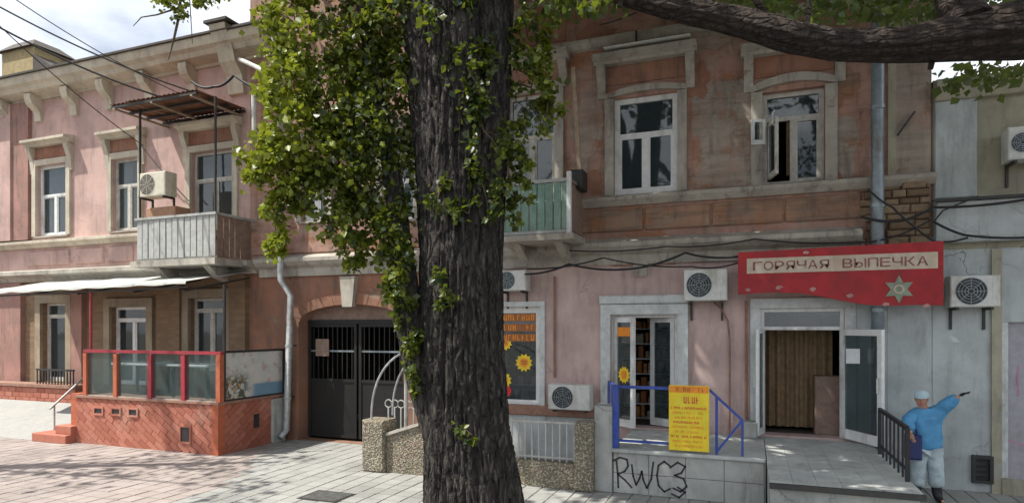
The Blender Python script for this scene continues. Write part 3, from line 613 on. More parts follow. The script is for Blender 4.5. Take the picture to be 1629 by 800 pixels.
m.add(vs, [(2 * i, 2 * i + 1, 2 * i + 3, 2 * i + 2) for i in range(nx)]); m.build('cloth', 'tarp', AW, True)
for f in (0.02, 0.27, 0.52, 0.77, 0.985):
    xx = ax0 + (ax1 - ax0) * f; M().tube([(xx, -2.0, az - 0.05), (xx, -0.15, az + 0.36)], 0.022, 6).build('rafter', 'dark_metal', AW)
M().tube([(ax0, -1.98, az - 0.06), (ax1, -1.98, az + 0.03)], 0.022, 6).build('front_rail', 'dark_metal', AW)

# ------------------------------------------------------------------ brick terrace
ty = -2.12; tx0 = FX(122, ty); tx1 = FX(347, ty); tz = FZ(347, 640, ty); tr = FZ(347, 566, ty); tyb = -0.3
TE = empty('brick_terrace', ((tx0 + tx1) / 2, ty / 2, 0), 'red brick terrace with diagonal courses and red framed glass screens', 'terrace')
m = M(); m.box(tx0, tx1, ty + 0.02, -0.14, 0, tz - 0.05); m.build('core', 'mortar', TE)
def clip(poly, a, b, c):     # keep a*x+b*y<=c
    out = []
    for i in range(len(poly)):
        p, q = poly[i], poly[(i + 1) % len(poly)]; fp = a * p[0] + b * p[1] - c; fq = a * q[0] + b * q[1] - c
        if fp <= 0: out.append(p)
        if fp * fq < 0: t = fp / (fp - fq); out.append((p[0] + (q[0] - p[0]) * t, p[1] + (q[1] - p[1]) * t))
    return out
def area(p): return 0.5 * abs(sum(p[i][0] * p[(i + 1) % len(p)][1] - p[(i + 1) % len(p)][0] * p[i][1] for i in range(len(p))))
def diag_bricks(u0, u1, z0, z1, ang, holes, put, bw=0.36, bh=0.125, gap=0.012):
    ca, sa = math.cos(ang), math.sin(ang); uc, zc = (u0 + u1) / 2, (z0 + z1) / 2; rad = math.hypot(u1 - u0, z1 - z0) / 2 + bw
    for j in range(int(-rad / bh) - 1, int(rad / bh) + 2):
        for i in range(int(-rad / bw) - 2, int(rad / bw) + 2):
            s = i * bw + (bw / 2 if j % 2 else 0); v = j * bh
            q = [(s + gap / 2, v + gap / 2), (s + bw - gap / 2, v + gap / 2), (s + bw - gap / 2, v + bh - gap / 2), (s + gap / 2, v + bh - gap / 2)]
            q = [(uc + a * ca - b_ * sa, zc + a * sa + b_ * ca) for a, b_ in q]
            for a, b_, c_ in ((-1, 0, -u0), (1, 0, u1), (0, -1, -z0), (0, 1, z1)):
                if len(q) > 2: q = clip(q, a, b_, c_)
            if len(q) < 3 or area(q) < 0.0015: continue
            mu = sum(p[0] for p in q) / len(q); mz = sum(p[1] for p in q) / len(q)
            if any(h[0] < mu < h[1] and h[2] < mz < h[3] for h in holes): continue
            put(q)
hol = []
for xa, xb, yt, yb2 in ((152, 164, 649, 657), (180, 192, 650, 658), (207, 219, 651, 660), (289, 303, 679, 702)):
    hol.append(pxrect(xa, xb, yt, yb2, ty))
def putf(q): M().prism(q, ty - 0.004 - random.random() * 0.008, ty + 0.03).build('brick', 'brick_red', TE)
diag_bricks(tx0, tx1 - 0.16, 0.0, tz - 0.06, R(-33), [], putf)
for h in hol:
    M().box(h[0], h[1], ty - 0.0145, ty + 0.021, h[2], h[3]).build('vent', 'ac_dark', TE)
    frame_rect(M(), [h[0] - 0.04, h[1] + 0.04, h[2] - 0.04, h[3] + 0.04], 0.04, ty - 0.035, ty + 0.021).build('vent_frame', 'brick_red', TE)
def puts(q):
    d = random.random() * 0.008; n = len(q)
    M().add([(tx1 + 0.008 + d, y, z) for y, z in q] + [(tx1 - 0.03, y, z) for y, z in q], [tuple(range(n)), tuple(range(2 * n - 1, n - 1, -1))] + [(k, n + k, n + (k + 1) % n, (k + 1) % n) for k in range(n)]).build('brick', 'brick_red', TE)
diag_bricks(ty + 0.16, -0.14, 0.0, tz - 0.06, R(33), [], puts)
M().box(tx1 - 0.155, tx1 + 0.02, ty - 0.02, ty + 0.155, 0, tz - 0.052).build('corner_quoin', 'post_orange', TE)
for yy in (-1.15, -0.6): M().box(tx1 + 0.01, tx1 + 0.022, yy, yy + 0.16, 0.42, 0.72).build('vent', 'ac_dark', TE)
m = M(); m.box(tx0 - 0.03, tx1 + 0.04, ty - 0.04, ty + 0.14, tz - 0.05, tz); m.box(tx1 - 0.12, tx1 + 0.04, ty + 0.142, -0.14, tz - 0.05, tz); m.build('coping', 'ledge_brown', TE)
M().box(tx0, tx1 - 0.125, ty + 0.145, -0.14, tz - 0.049, tz - 0.03).build('deck', 'ledge_brown', TE)
pxs = [FX(v, ty) for v in (135, 183, 238, 291, 347)]
for k, xx in enumerate(pxs):
    top = tr if k < 4 else tr + 0.02
    M().box(xx - 0.055, xx + 0.055, ty - 0.01, ty + 0.1, tz, top).build('post', 'post_orange' if k in (0, 1, 4) else 'red_paint', TE)
m = M(); m.box(pxs[0] - 0.06, pxs[4] + 0.06, ty + 0.0, ty + 0.09, tr + 0.022, tr + 0.085); m.build('top_rail', 'red_paint', TE)
for k in range(4):
    M().box(pxs[k] + 0.057, pxs[k + 1] - 0.057, ty + 0.04, ty + 0.052, tz + 0.02, tr + 0.02).build('glass_screen', 'screen_glass', TE)
M().box(pxs[0] + 0.057, pxs[4] - 0.057, ty + 0.02, ty + 0.036, tz + 0.001, tz + 0.02).build('screen_sill', 'trim_aged', TE)
pole = M().tube([(pxs[4] + 0.005, ty + 0.16, tz), (pxs[4] + 0.005, ty + 0.16, az + 0.05)], 0.03, 8).build('awning_post', 'dark_metal', AW)
pole2 = M().tube([(pxs[0] - 0.03, ty + 0.16, tz), (pxs[0] - 0.03, ty + 0.16, az)], 0.03, 8).build('awning_post', 'red_paint', AW)
for i_, xx in enumerate((tx0 + 1.0, tx0 + 2.75)):
    o = empty('terrace_table', (xx, -1.25, tz - 0.03), ('left' if i_ == 0 else 'right') + ' one of two pale tables behind the terrace glass', 'table', 'tables on the brick terrace')
    M().bbox(xx - 0.6, xx + 0.6, -1.6, -0.9, tz + 0.66, tz + 0.71, 0.012).build('table_top', 'curtain_white', o)
    for sx_ in (-0.5, 0.5):
        for sy_ in (-1.5, -1.0): M().box(xx + sx_ - 0.025, xx + sx_ + 0.025, sy_ - 0.025, sy_ + 0.025, tz - 0.03, tz + 0.66).build('leg', 'dark_metal', o)
# printed side panel
px_ = tx1 - 0.02; py0, py1 = ty + 0.13, -0.22; pz0, pz1 = tz + 0.03, tr + 0.05
SP = empty('printed_panel', (px_, (py0 + py1) / 2, pz0), 'pale printed banner panel with black frame at the terrace side', 'banner')
M().box(px_ - 0.01, px_ + 0.006, py0, py1, pz0, pz1).build('print_sheet', 'poster', SP)
m = M(); m.box(px_ - 0.03, px_ + 0.03, py0, py1, pz1 + 0.001, pz1 + 0.05); m.box(px_ - 0.03, px_ + 0.03, py0, py1, pz0 - 0.05, pz0 - 0.001); m.box(px_ - 0.03, px_ + 0.03, py1 + 0.001, py1 + 0.06, pz0 - 0.05, pz1 + 0.05); m.build('panel_frame', 'dark_metal', SP)
# terrace steps, ramp, neighbour terrace
ST_ = empty('brick_steps', (tx0 - 0.5, ty + 0.2, 0), 'red brick steps at the left end of the brick terrace', 'steps')
for k in range(2):
    M().bbox(tx0 - 1.15 + 0.62 * k, tx0 - 0.002, ty - 0.25 + k * 0.12, ty + 0.75, 0.19 * k, 0.19 * (k + 1) - 0.002, 0.012).build('step', 'brick_red', ST_)
M().box(tx0 - 0.26, tx0 - 0.003, ty + 0.05, ty + 0.5, 0.385, tz + 0.02).build('newel', 'post_orange', ST_)
ra = G(5, 690); rb = G(108, 700); rc_x = FX(112, -1.0)
RM = M().add([(FX(-40, -2.3), -2.3, 0.0), (tx0 - 1.2, -2.25, 0.0), (tx0 - 0.4, -0.6, 0.62), (FX(-10, -0.6), -0.6, 0.62), (FX(-40, -2.3), -2.3, -0.02), (tx0 - 1.2, -2.25, -0.02), (tx0 - 0.4, -0.6, -0.02), (FX(-10, -0.6), -0.6, -0.02)],
             [(0, 1, 2, 3), (0, 4, 5, 1), (1, 5, 6, 2), (2, 6, 7, 3), (3, 7, 4, 0)]).build('entrance_ramp', 'ramp_pale'); tag(RM, 'pale sunlit concrete ramp beside the brick terrace steps', 'ramp')
m = M(); hx = FX(100, -1.7); p0 = Vector((hx, -2.0, 0.15)); p1 = Vector((FX(128, -1.2), -0.9, 0.6))
HR = empty('ramp_handrail', p0, 'thin grey metal handrail rising beside the pale ramp', 'handrail')
M().tube([p0 + Vector((0, 0, 0.55)), p1 + Vector((0, 0, 0.95))], 0.025, 8).build('rail', 'pipe_old', HR)
for f in (0.1, 0.9): q = p0.lerp(p1, f); M().tube([(q.x, q.y, q.z - 0.12), (q.x, q.y, q.z + 0.57 + 0.36 * f)], 0.02, 8).build('post', 'pipe_old', HR)
lx1 = FX(60, -1.5); lx0 = -27
LT = empty('brick_parapet', (lx1 - 2, -0.8, 0), 'low red brick parapet of the next shop at the left edge', 'parapet')
M().box(lx0, lx1, -0.55, -0.17, 0, 1.0).build('core', 'mortar', LT)
for j in range(7):
    for i in range(22):
        a = lx1 - (i + 1) * 0.30 + (0.15 if j % 2 else 0); b_ = min(a + 0.288, lx1)
        M().bbox(a, b_, -0.565 - random.random() * 0.01, -0.54, 0.01 + j * 0.14, 0.14 + j * 0.14, 0.006).build('brick', 'brick_red', LT)
M().box(lx0, lx1 + 0.05, -0.62, -0.165, 1.002, 1.08).build('coping', 'ledge_brown', LT)
RL = empty('iron_railing', (FX(90, -0.5), -0.5, 0.62), 'dark iron railing in front of the leftmost shop door', 'railing')
ra0, ra1 = FX(58, -0.5), FX(118, -0.5)
m = M(); m.box(ra0, ra1, -0.52, -0.48, 1.45, 1.5); m.box(ra0, ra1, -0.52, -0.48, 0.72, 0.76); m.build('rails', 'dark_metal', RL)
for k in range(13): xx = ra0 + 0.03 + (ra1 - ra0 - 0.06) * k / 12; M().box(xx - 0.012, xx + 0.012, -0.512, -0.488, 0.6, 1.449).build('baluster', 'dark_metal', RL)

# ================================================================== RIGHT PINK BUILDING
XR = FX(1482); ZT = 11.6
RB = empty('old_pink_building', ((XB + XR) / 2, 0, 0), 'weathered pink and brown building with arched gateway and shops behind the tree', 'building')
ga = pxrect(478, 645, 483, 705); ga[2] = 0.0
gx0, gx1 = ga[0], ga[1]; gap_ = FZ(556, 484); gsp = FZ(480, 512)
r1 = pxrect(977, 1078, 152, 308); r2 = pxrect(1213, 1312, 142, 292); rbd = pxrect(808, 884, 150, 372); rlw = pxrect(482, 520, 268, 352); rl2 = pxrect(610, 660, 250, 350)
s1 = pxrect(760, 860, 488, 645); s2 = pxrect(972, 1078, 500, 688); s3 = pxrect(1210, 1343, 490, 690)
s2[2] = 0.72; s3[2] = 0.72
ZSILL = FZ(1150, 303); ZLED = FZ(1200, 387, -0.15)
m = M(); wall(m, XB, XR, ZLED, ZT, [r1, r2, rbd, rlw, rl2]); m.build('upper_wall', 'plaster_pink_right', RB)
XG = FX(700)
m = M(); wall(m, XB, XG, 0, ZLED - 0.003, [[gx0, gx1, 0, gap_]]);
n = 18; cxg = (gx0 + gx1) / 2; hw = (gx1 - gx0) / 2
for k in range(n):
    q0, q1 = -1 + 2 * k / n, -1 + 2 * (k + 1) / n; za, zb = gsp + (gap_ - gsp) * math.sqrt(max(0, 1 - q0 * q0)), gsp + (gap_ - gsp) * math.sqrt(max(0, 1 - q1 * q1))
    m.prism([(cxg + hw * q0, za), (cxg + hw * q1, zb), (cxg + hw * q1, gap_ + 0.002), (cxg + hw * q0, gap_ + 0.002)], 0.0, 0.35)
m.build('gateway_wall', 'plaster_orange', RB)
m = M(); wall(m, XG, XR, 0, ZLED - 0.003, [s1, s2, s3]); m.build('shop_wall', 'plaster_pink_shop', RB)
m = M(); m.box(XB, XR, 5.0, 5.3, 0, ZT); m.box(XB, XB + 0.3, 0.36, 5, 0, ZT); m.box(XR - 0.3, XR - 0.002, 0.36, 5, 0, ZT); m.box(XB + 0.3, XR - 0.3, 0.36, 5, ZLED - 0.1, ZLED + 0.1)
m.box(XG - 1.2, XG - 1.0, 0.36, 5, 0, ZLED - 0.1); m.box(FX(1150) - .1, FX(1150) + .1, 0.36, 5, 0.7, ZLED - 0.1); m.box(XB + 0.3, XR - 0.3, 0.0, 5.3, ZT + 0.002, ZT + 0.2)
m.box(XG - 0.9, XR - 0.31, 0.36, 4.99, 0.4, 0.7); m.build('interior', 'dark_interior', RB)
# arch ring, keystone, imposts
n = 15
for k in range(n):
    a0 = math.pi * (1 - k / n); a1 = math.pi * (1 - (k + 1) / n) ; e = 0.004
    pt = lambda a, o: (cxg + (hw + o) * math.cos(a), gsp + (gap_ - gsp + o) * math.sin(a))
    if k == 7: continue
    M().prism([pt(a0 - e, 0), pt(a1 + e, 0), pt(a1 + e, 0.26), pt(a0 - e, 0.26)], -0.04 - 0.008 * random.random(), 0.01).build('voussoir', 'plaster_orange', RB)
kx = FX(546); M().prism([(cxg - 0.13, gap_ - 0.06), (cxg + 0.13, gap_ - 0.06), (cxg + 0.2, gap_ + 0.62), (cxg - 0.2, gap_ + 0.62)], -0.16, 0.01).build('keystone', 'trim_aged', RB)
for a, b_ in ((gx0 - 0.42, gx0 - 0.003), (gx1 + 0.003, gx1 + 0.4)): M().box(a, b_, -0.07, 0.01, 0, gsp).build('gate_pier', 'plaster_orange', RB)
# bands
M().extr([(0.02, ZSILL - 0.16), (-0.06, ZSILL - 0.16), (-0.16, ZSILL - 0.06), (-0.18, ZSILL + 0.0), (0.02, ZSILL + 0.06)], XG, XR + 0.04).build('sill_course', 'trim_aged', RB)
xm0, xm1 = FX(925), FX(1372)
M().box(XB, xm0 - 0.004, -0.035, 0.01, ZLED + 0.27, ZSILL - 0.17).build('apron_band', 'plaster_pink_right', RB)
for k in range(4):
    a = xm0 + (xm1 - xm0) * k / 4; b_ = xm0 + (xm1 - xm0) * (k + 1) / 4
    M().bbox(a + 0.02, b_ - 0.02, -0.05, 0.01, ZLED + 0.36, ZSILL - 0.22, 0.02).build('apron_panel', 'plaster_brown', RB)
M().extr([(0.02, ZLED - 0.28), (-0.08, ZLED - 0.28), (-0.10, ZLED - 0.10), (-0.22, ZLED - 0.04), (-0.30, ZLED + 0.04), (-0.30, ZLED + 0.12), (0.02, ZLED + 0.24)], XB + 0.35, FX(1368)).build('storey_cornice', 'trim_aged', RB)
ZS2 = FZ(1000, 62)
M().extr([(0.02, ZS2 - 0.12), (-0.08, ZS2 - 0.10), (-0.14, ZS2), (-0.14, ZS2 + 0.06), (0.02, ZS2 + 0.12)], FX(640), XR + 0.06).build('string_course', 'trim_aged', RB)
# upper blind arch panel
ap = pxrect(818, 900, 12, 72); n = 12; c0 = (ap[0] + ap[1]) / 2; h0 = (ap[1] - ap[0]) / 2
ring = [(c0 + h0 * q, ap[2] + (ap[3] - ap[2]) * (0.55 + 0.45 * math.sqrt(max(0, 1 - q * q)))) for q in [1 - 2 * k / n for k in range(n + 1)]]
M().prism([(ap[0], ap[2]), (ap[1], ap[2])] + ring, -0.03, 0.01).build('blind_arch', 'plaster_rust', RB)
m = M()
for k in range(n): a, b_ = ring[k], ring[k + 1]; m.prism([b_, a, (c0 + (a[0] - c0) * 1.16, a[1] + 0.1), (c0 + (b_[0] - c0) * 1.16, b_[1] + 0.1)], -0.08, 0.01)
m.build('blind_arch_ring', 'trim_aged', RB)
# upper windows
window(RB, r1, 0.10, 0.38, 2, 'white_frame', 0.10); W2_ = window(RB, r2, 0.16, 0.28, 2, 'old_frame', 0.08, skip=(0,))
surround(RB, r1, 0.17, 'trim_aged', 0.07, 0.10); surround(RB, r2, 0.19, 'trim_aged', 0.07, 0.16)
for r in (r1, r2):
    zt = r[3] + 0.62; hood(RB, r[0] - 0.36, r[1] + 0.36, zt, 'trim_aged', 0.34, 0.6)
    M().box(r[0] - 0.14, r[1] + 0.14, -0.025, 0.01, r[3] + 0.26, zt - 0.004).build('frieze', 'plaster_rust', RB)
h1 = FZ(1055, 75); M().box(FX(960, -.35), FX(1098, -.35), -0.38, -0.02, r1[3] + 0.62 + 0.225, r1[3] + 0.62 + 0.25).build('hood_flashing', 'ac_white', RB)
# open casement of r2 (left leaf swung to the street) and small vent pane
door_leaf(RB, 'open_casement', (r2[0] + 0.1, 0.05), R(-76), 0.5, r2[2] + 0.1, r2[3] - 0.58, 'old_frame', 0.055)
door_leaf(RB, 'open_vent', (r2[0] + 0.04, -0.03), R(-160), 0.24, FZ(1210, 232), FZ(1210, 192), 'white_frame', 0.05)
M().box(r2[0] + 0.4, r2[0] + 0.62, 0.24, 0.26, r2[2] + 0.2, r2[3] - 0.3).build('curtain', 'curtain_brown', RB)
window(RB, rbd, 0.12, 0.3, 2, 'old_frame', 0.07, 'balcony_door', sill=False); window(RB, rlw, 0.12, 0.36, 2, 'white_frame', 0.07, curtain='curtain_white'); window(RB, rl2, 0.12, 0.36, 2, 'white_frame', 0.07, curtain='curtain_white')
for r in (rlw, rl2, rbd): surround(RB, r, 0.17, 'trim_aged', 0.07); hood(RB, r[0] - 0.3, r[1] + 0.3, r[3] + 0.55, 'trim_aged', 0.32, 0.5)
M().box(FX(1411), XR - 0.003, -0.03, 0.01, 0.0, ZLED - 0.3).build('pale_render', 'plaster_pale', RB)
def flake(parent, x, z, rx, rz, mat, proud, seed):
    n = 22; pts = []
    for k in range(n):
        a = 2 * math.pi * k / n; f = 1 + 0.55 * mnoise.noise((1.6 * math.cos(a) + seed * 7.1, 1.6 * math.sin(a), seed)) + 0.25 * mnoise.noise((5 * math.cos(a), 5 * math.sin(a) + seed, 3.0)); pts.append((x + rx * f * math.cos(a), z + rz * f * math.sin(a)))
    M().prism(pts, -proud, 0.004).build('plaster_patch', mat, parent)
for i_, (xp, yp, wx, wz, mt) in enumerate(((935, 200, .28, .7, 'plaster_cement'), (1345, 230, .2, .5, 'plaster_cement'), (1130, 60, .5, .2, 'plaster_cement'), (945, 60, .35, .22, 'plaster_rust'), (1350, 130, .18, .25, 'plaster_brown'), (1110, 130, .2, .35, 'plaster_rust'), (940, 290, .22, .2, 'plaster_rust'), (1105, 250, .12, .4, 'plaster_pink_right'))):
    q = F(xp, yp); flake(RB, q.x, q.z, wx, wz, mt, 0.010 + 0.002 * (i_ % 4) + (0.008 if yp in (130, 250) and xp < 1200 else 0), i_ + 1)
# repaired plaster and exposed masonry
cm = pxrect(1100, 1196, 130, 300)
vs = []
n = 26
pp = [((cm[0] + cm[1]) / 2 + (cm[1] - cm[0]) / 2 * (1 + 0.16 * mnoise.noise((3 * math.cos(a), 3 * math.sin(a), 1.3))) * max(-1, min(1, 1.35 * math.cos(a))),
       (cm[2] + cm[3]) / 2 + (cm[3] - cm[2]) / 2 * max(-0.97, min(1, 1.3 * math.sin(a) * (1 + 0.2 * mnoise.noise((2 * math.cos(a), 2 * math.sin(a), 7.3)))))) for a in [2 * math.pi * k / n for k in range(n)]]
M().prism(pp, -0.012, 0.005).build('cement_patch', 'plaster_cement', RB)
sx0, sx1 = FX(1366), FX(1480); zz = FZ(1420, 392); ztop = FZ(1420, 283)
j = 0
while zz < ztop - 0.05:
    h = random.uniform(0.10, 0.17); a = sx0 + random.uniform(-0.1, 0.15)
    while a < sx1 - 0.06:
        wd2 = random.uniform(0.2, 0.42); b_ = min(a + wd2, sx1 - 0.01)
        M().bbox(a + 0.008, b_ - 0.008, -0.05 - random.random() * 0.07, 0.01, zz + 0.008, min(zz + h, ztop) - 0.006, 0.02).build('stone', 'rubble_stone', RB); a = b_
    zz += h
M().box(FX(1414), XR - 0.02, -0.03, 0.01, FZ(1440, 280), ZS2 - 0.13).build('corner_render', 'plaster_cement', RB)
a = F(1428, 215, -0.1); b_ = F(1455, 178, -0.1); M().bar(a, b_, 0.06, 0.03).build('wall_hook', 'dark_metal', RB)
M().box(FX(1412), FX(1425), -0.045, 0.01, FZ(1420, 285), ZS2 - 0.13).build('corner_strip', 'plaster_yellow', RB)
# plinth under the shop window
xw0, xw1 = XG, FX(950)
M().box(xw0, xw1, -0.05, 0.01, 0.0, 0.86).build('plinth', 'plaster_pale', RB)
M().bbox(xw0, xw1, -0.12, 0.01, 0.862, 1.06, 0.02).build('plinth_ledge', 'ledge_brown', RB)
# keystones over shops
for xp, yt, yb2 in ((1020, 405, 440), (830, 400, 425)):
    q = pxrect(xp - 13, xp + 13, yt, yb2); M().prism([(q[0] + 0.04, q[2]), (q[1] - 0.04, q[2]), (q[1], q[3]), (q[0], q[3])], -0.1, 0.01).build('keystone', 'trim_aged', RB)
for xa, xb in ((815, 868), (975, 1075)):
    q = pxrect(xa, xb, 400, 422); M().bbox(q[0], q[1], -0.06, 0.01, q[2], q[3], 0.02).build('lintel_panel', 'pier_pink', RB)

# gates in the archway
GT = empty('arched_gate', (cxg, 0.25, 0), 'dark metal double gate with bars in the arched gateway', 'gate')
gy = 0.28; lz = FZ(550, 515)
for a, b_ in ((gx0 + 0.03, cxg - 0.03), (cxg + 0.03, gx1 - 0.03)):
    lf = frame_rect(M(), [a, b_, 0.06, lz], 0.07, gy - 0.03, gy + 0.03).box(a + 0.07, b_ - 0.07, gy - 0.025, gy + 0.025, 1.35, 1.42).build('gate_leaf', 'gate_metal', GT)
    M().box(a + 0.07, b_ - 0.07, gy - 0.008, gy + 0.008, 0.13, 1.35).build('sheet_panel', 'gate_metal', lf)
    nb = 9
    for k in range(nb): xx = a + 0.07 + (b_ - a - 0.14) * (k + 0.5) / nb; M().box(xx - 0.011, xx + 0.011, gy - 0.011, gy + 0.011, 1.42, lz - 0.07).build('bar', 'gate_metal', lf)
    M().box(a + 0.07, b_ - 0.07, gy - 0.02, gy + 0.02, 2.05, 2.09).build('cross_bar', 'pipe_grey', lf)
M().box(gx0 + 0.02, gx1 - 0.02, gy - 0.04, gy + 0.04, lz + 0.004, lz + 0.1).build('transom', 'gate_metal', GT)
n = 16; m = M()
for k in range(n):
    q0, q1 = -1 + 2 * k / n, -1 + 2 * (k + 1) / n; za, zb = [max(lz + 0.1, gsp + (gap_ - gsp) * math.sqrt(max(0, 1 - q * q))) for q in (q0, q1)]
    m.prism([(cxg + hw * q0, lz + 0.1), (cxg + hw * q1, lz + 0.1), (cxg + hw * q1, zb + 0.001), (cxg + hw * q0, za + 0.001)], gy - 0.01, gy + 0.01)
m.build('tympanum', 'slat_brown', GT)
M().box(gx0 + 0.25, gx0 + 0.62, gy - 0.05, gy - 0.031, 1.95, 2.35).build('notice_plate', 'slat_brown', GT)

# shop window with sunflower stickers
sw1 = window(RB, s1, 0.10, 0, 1, 'white_frame', 0.09, 'shop_window')
surround(RB, s1, 0.10, 'door_trim', 0.05)
gy1 = 0.095
def glyph_row(parent, x0, x1, z0, z1, y, mat, n, seed):
    rr = random.Random(seed); m = M(); wd3 = (x1 - x0) / n
    for k in range(n):
        a = x0 + k * wd3; s = wd3 * 0.22; hz = z1 - z0
        if rr.random() < 0.08: continue
        m.add([(a, y, z0), (a + s, y, z0), (a + s, y, z1), (a, y, z1)], [(0, 1, 2, 3)])
        if rr.random() < 0.7: m.add([(a + wd3 * 0.5, y, z0), (a + wd3 * 0.5 + s, y, z0), (a + wd3 * 0.5 + s, y, z1), (a + wd3 * 0.5, y, z1)], [(0, 1, 2, 3)])
        zq = rr.choice((0.0, 0.42, 0.8)); m.add([(a + s, y, z0 + hz * zq), (a + wd3 * 0.5, y, z0 + hz * zq), (a + wd3 * 0.5, y, z0 + hz * (zq + 0.2)), (a + s, y, z0 + hz * (zq + 0.2))], [(0, 1, 2, 3)])
    return tag(m.build('lettering', mat, parent), kind='stuff')
SA = empty('window_lettering', ((s1[0] + s1[1]) / 2, gy1, s1[3] - 0.7), 'three orange lettered strips on the sunflower shop window glass', 'sticker')
zt = s1[3] - 0.12
for k in range(3):
    za = zt - 0.205 * (k + 1) + 0.03
    M().box(s1[0] + 0.12, s1[1] - 0.11, gy1 - 0.001, gy1 + 0.003, za, za + 0.155).build('strip', 'print_brown', SA)
    glyph_row(SA, s1[0] + 0.15, s1[1] - 0.14, za + 0.02, za + 0.135, gy1 - 0.003, 'print_orange', 11, k)
def sunflower(x, z, rr, label, y=gy1):
    o = empty('sunflower_sticker', (x, y, z - rr), label, 'sticker', 'yellow flower stickers on shop glass')
    n = 24; M().add([(x + rr * (1 if k % 2 else 0.76) * math.cos(2 * math.pi * k / n), y, z + rr * (1 if k % 2 else 0.76) * math.sin(2 * math.pi * k / n)) for k in range(n)], [tuple(range(n))]).build('petals', 'print_yellow', o)
    M().disc((x, z), rr * 0.5, y - 0.002, 18).build('flower_centre', 'print_orange', o)
    m = M()
    for k in range(2): m.box(x - rr * 0.28, x + rr * 0.28, y - 0.004, y - 0.003, z - rr * (0.16 - 0.24 * k), z - rr * (0.04 - 0.24 * k))
    m.build('centre_print', 'print_brown', o)
q = F(831, 577); sunflower(q.x, q.z, 0.19, 'whole yellow sunflower sticker low on the shop window')
q = F(800, 545); sunflower(q.x, q.z, 0.17, 'upper yellow flower sticker on shop window by the trunk')
q = F(798, 605); sunflower(q.x, q.z, 0.19, 'lower yellow flower sticker on shop window by the trunk')
q = F(803, 622); o = M().disc((q.x, q.z), 0.12, gy1 - 0.006, 7).build('red_flower_sticker', 'flower_red'); tag(o, 'small red sticker at the bottom of the sunflower shop window', 'sticker')
# shelves inside the shop window
def shelf_unit(x0, x1, y, z0, z1, label, nsh, mats):
    o = empty('display_shelf', ((x0 + x1) / 2, y, z0), label, 'shelf')
    frame_rect(M(), [x0, x1, z0, z1], 0.03, y, y + 0.3).build('carcass', 'old_frame', o)
    for k in range(1, nsh): z = z0 + (z1 - z0) * k / nsh; M().box(x0 + 0.03, x1 - 0.03, y, y + 0.3, z - 0.012, z + 0.012).build('shelf_board', 'curtain_white', o)
    for k in range(nsh):
        z = z0 + (z1 - z0) * k / nsh + (0.031 if k == 0 else 0.013); a = x0 + 0.05
        while a < x1 - 0.2:
            wd3 = random.uniform(0.06, 0.15); M().bbox(a, a + wd3, y + 0.03, y + 0.2, z, z + random.uniform(0.12, 0.26), 0.01).build('goods', random.choice(mats), o); a += wd3 + random.uniform(0.01, 0.06)
    return o
shelf_unit(s1[0] + 0.05, s1[1] - 0.05, 0.55, s1[2], s1[3] - 0.1, 'shelves of goods behind the sunflower shop window', 5, ['shelf_goods_b', 'curtain_white', 'poster_dark'])
shelf_unit(s2[0] - 0.1, s2[1] + 0.1, 1.3, 0.705, 2.9, 'shelves of brown goods inside the sunflower shop doorway', 7, ['shelf_goods_a', 'shelf_goods_b', 'print_brown'])

# shop door s2
surround(RB, [s2[0], s2[1], s2[2], s2[3]], 0.19, 'door_trim', 0.07)
q = pxrect(962, 1092, 466, 487); M().bbox(s2[0] - 0.21, s2[1] + 0.21, -0.12, 0.01, s2[3] + 0.2, s2[3] + 0.36, 0.02).build('door_hood', 'door_trim', RB)
frame_rect(M(), s2, 0.06, 0.06, 0.16, False).build('door_frame', 'white_frame', RB)
o, h, d, nr = door_leaf(RB, 'door_leaf', (s2[0] + 0.06, 0.06), R(-38), 0.56, s2[2] + 0.02, s2[3] - 0.06, 'white_frame', 0.09)
q = h + d * 0.28 - nr * 0.012
SF = empty('sunflower_sticker', (q.x, q.y, 1.9), 'yellow flower sticker on the opened white shop door leaf', 'sticker', 'yellow flower stickers on shop glass')
def leaf_disc(name, rr, z, off, mat, star=False):
    n = 24; pts = []
    for k in range(n):
        f = rr * ((1 if k % 2 else 0.76) if star else 1); a = 2 * math.pi * k / n; pts.append(q + d * (f * math.cos(a)) - nr * off + Vector((0, 0, z + f * math.sin(a))))
    M().add(pts, [tuple(range(n))]).build(name, mat, SF)
leaf_disc('petals', 0.17, 1.72, 0.0, 'print_yellow', True); leaf_disc('flower_centre', 0.085, 1.72, 0.003, 'print_orange')
m = M(); pts = [q + d * a + Vector((0, 0, z)) for a, z in ((-0.18, 2.45), (0.18, 2.45), (0.18, 2.62), (-0.18, 2.62))]
SL = M().add(pts, [(0, 1, 2, 3)]).build('orange_sticker', 'print_orange'); tag(SL, 'orange strip sticker high on the opened white shop door', 'sticker')
door_leaf(RB, 'door_leaf', (s2[1] - 0.06, 0.10), R(180 - 30), 0.56, s2[2] + 0.02, s2[3] - 0.06, 'white_frame', 0.09)

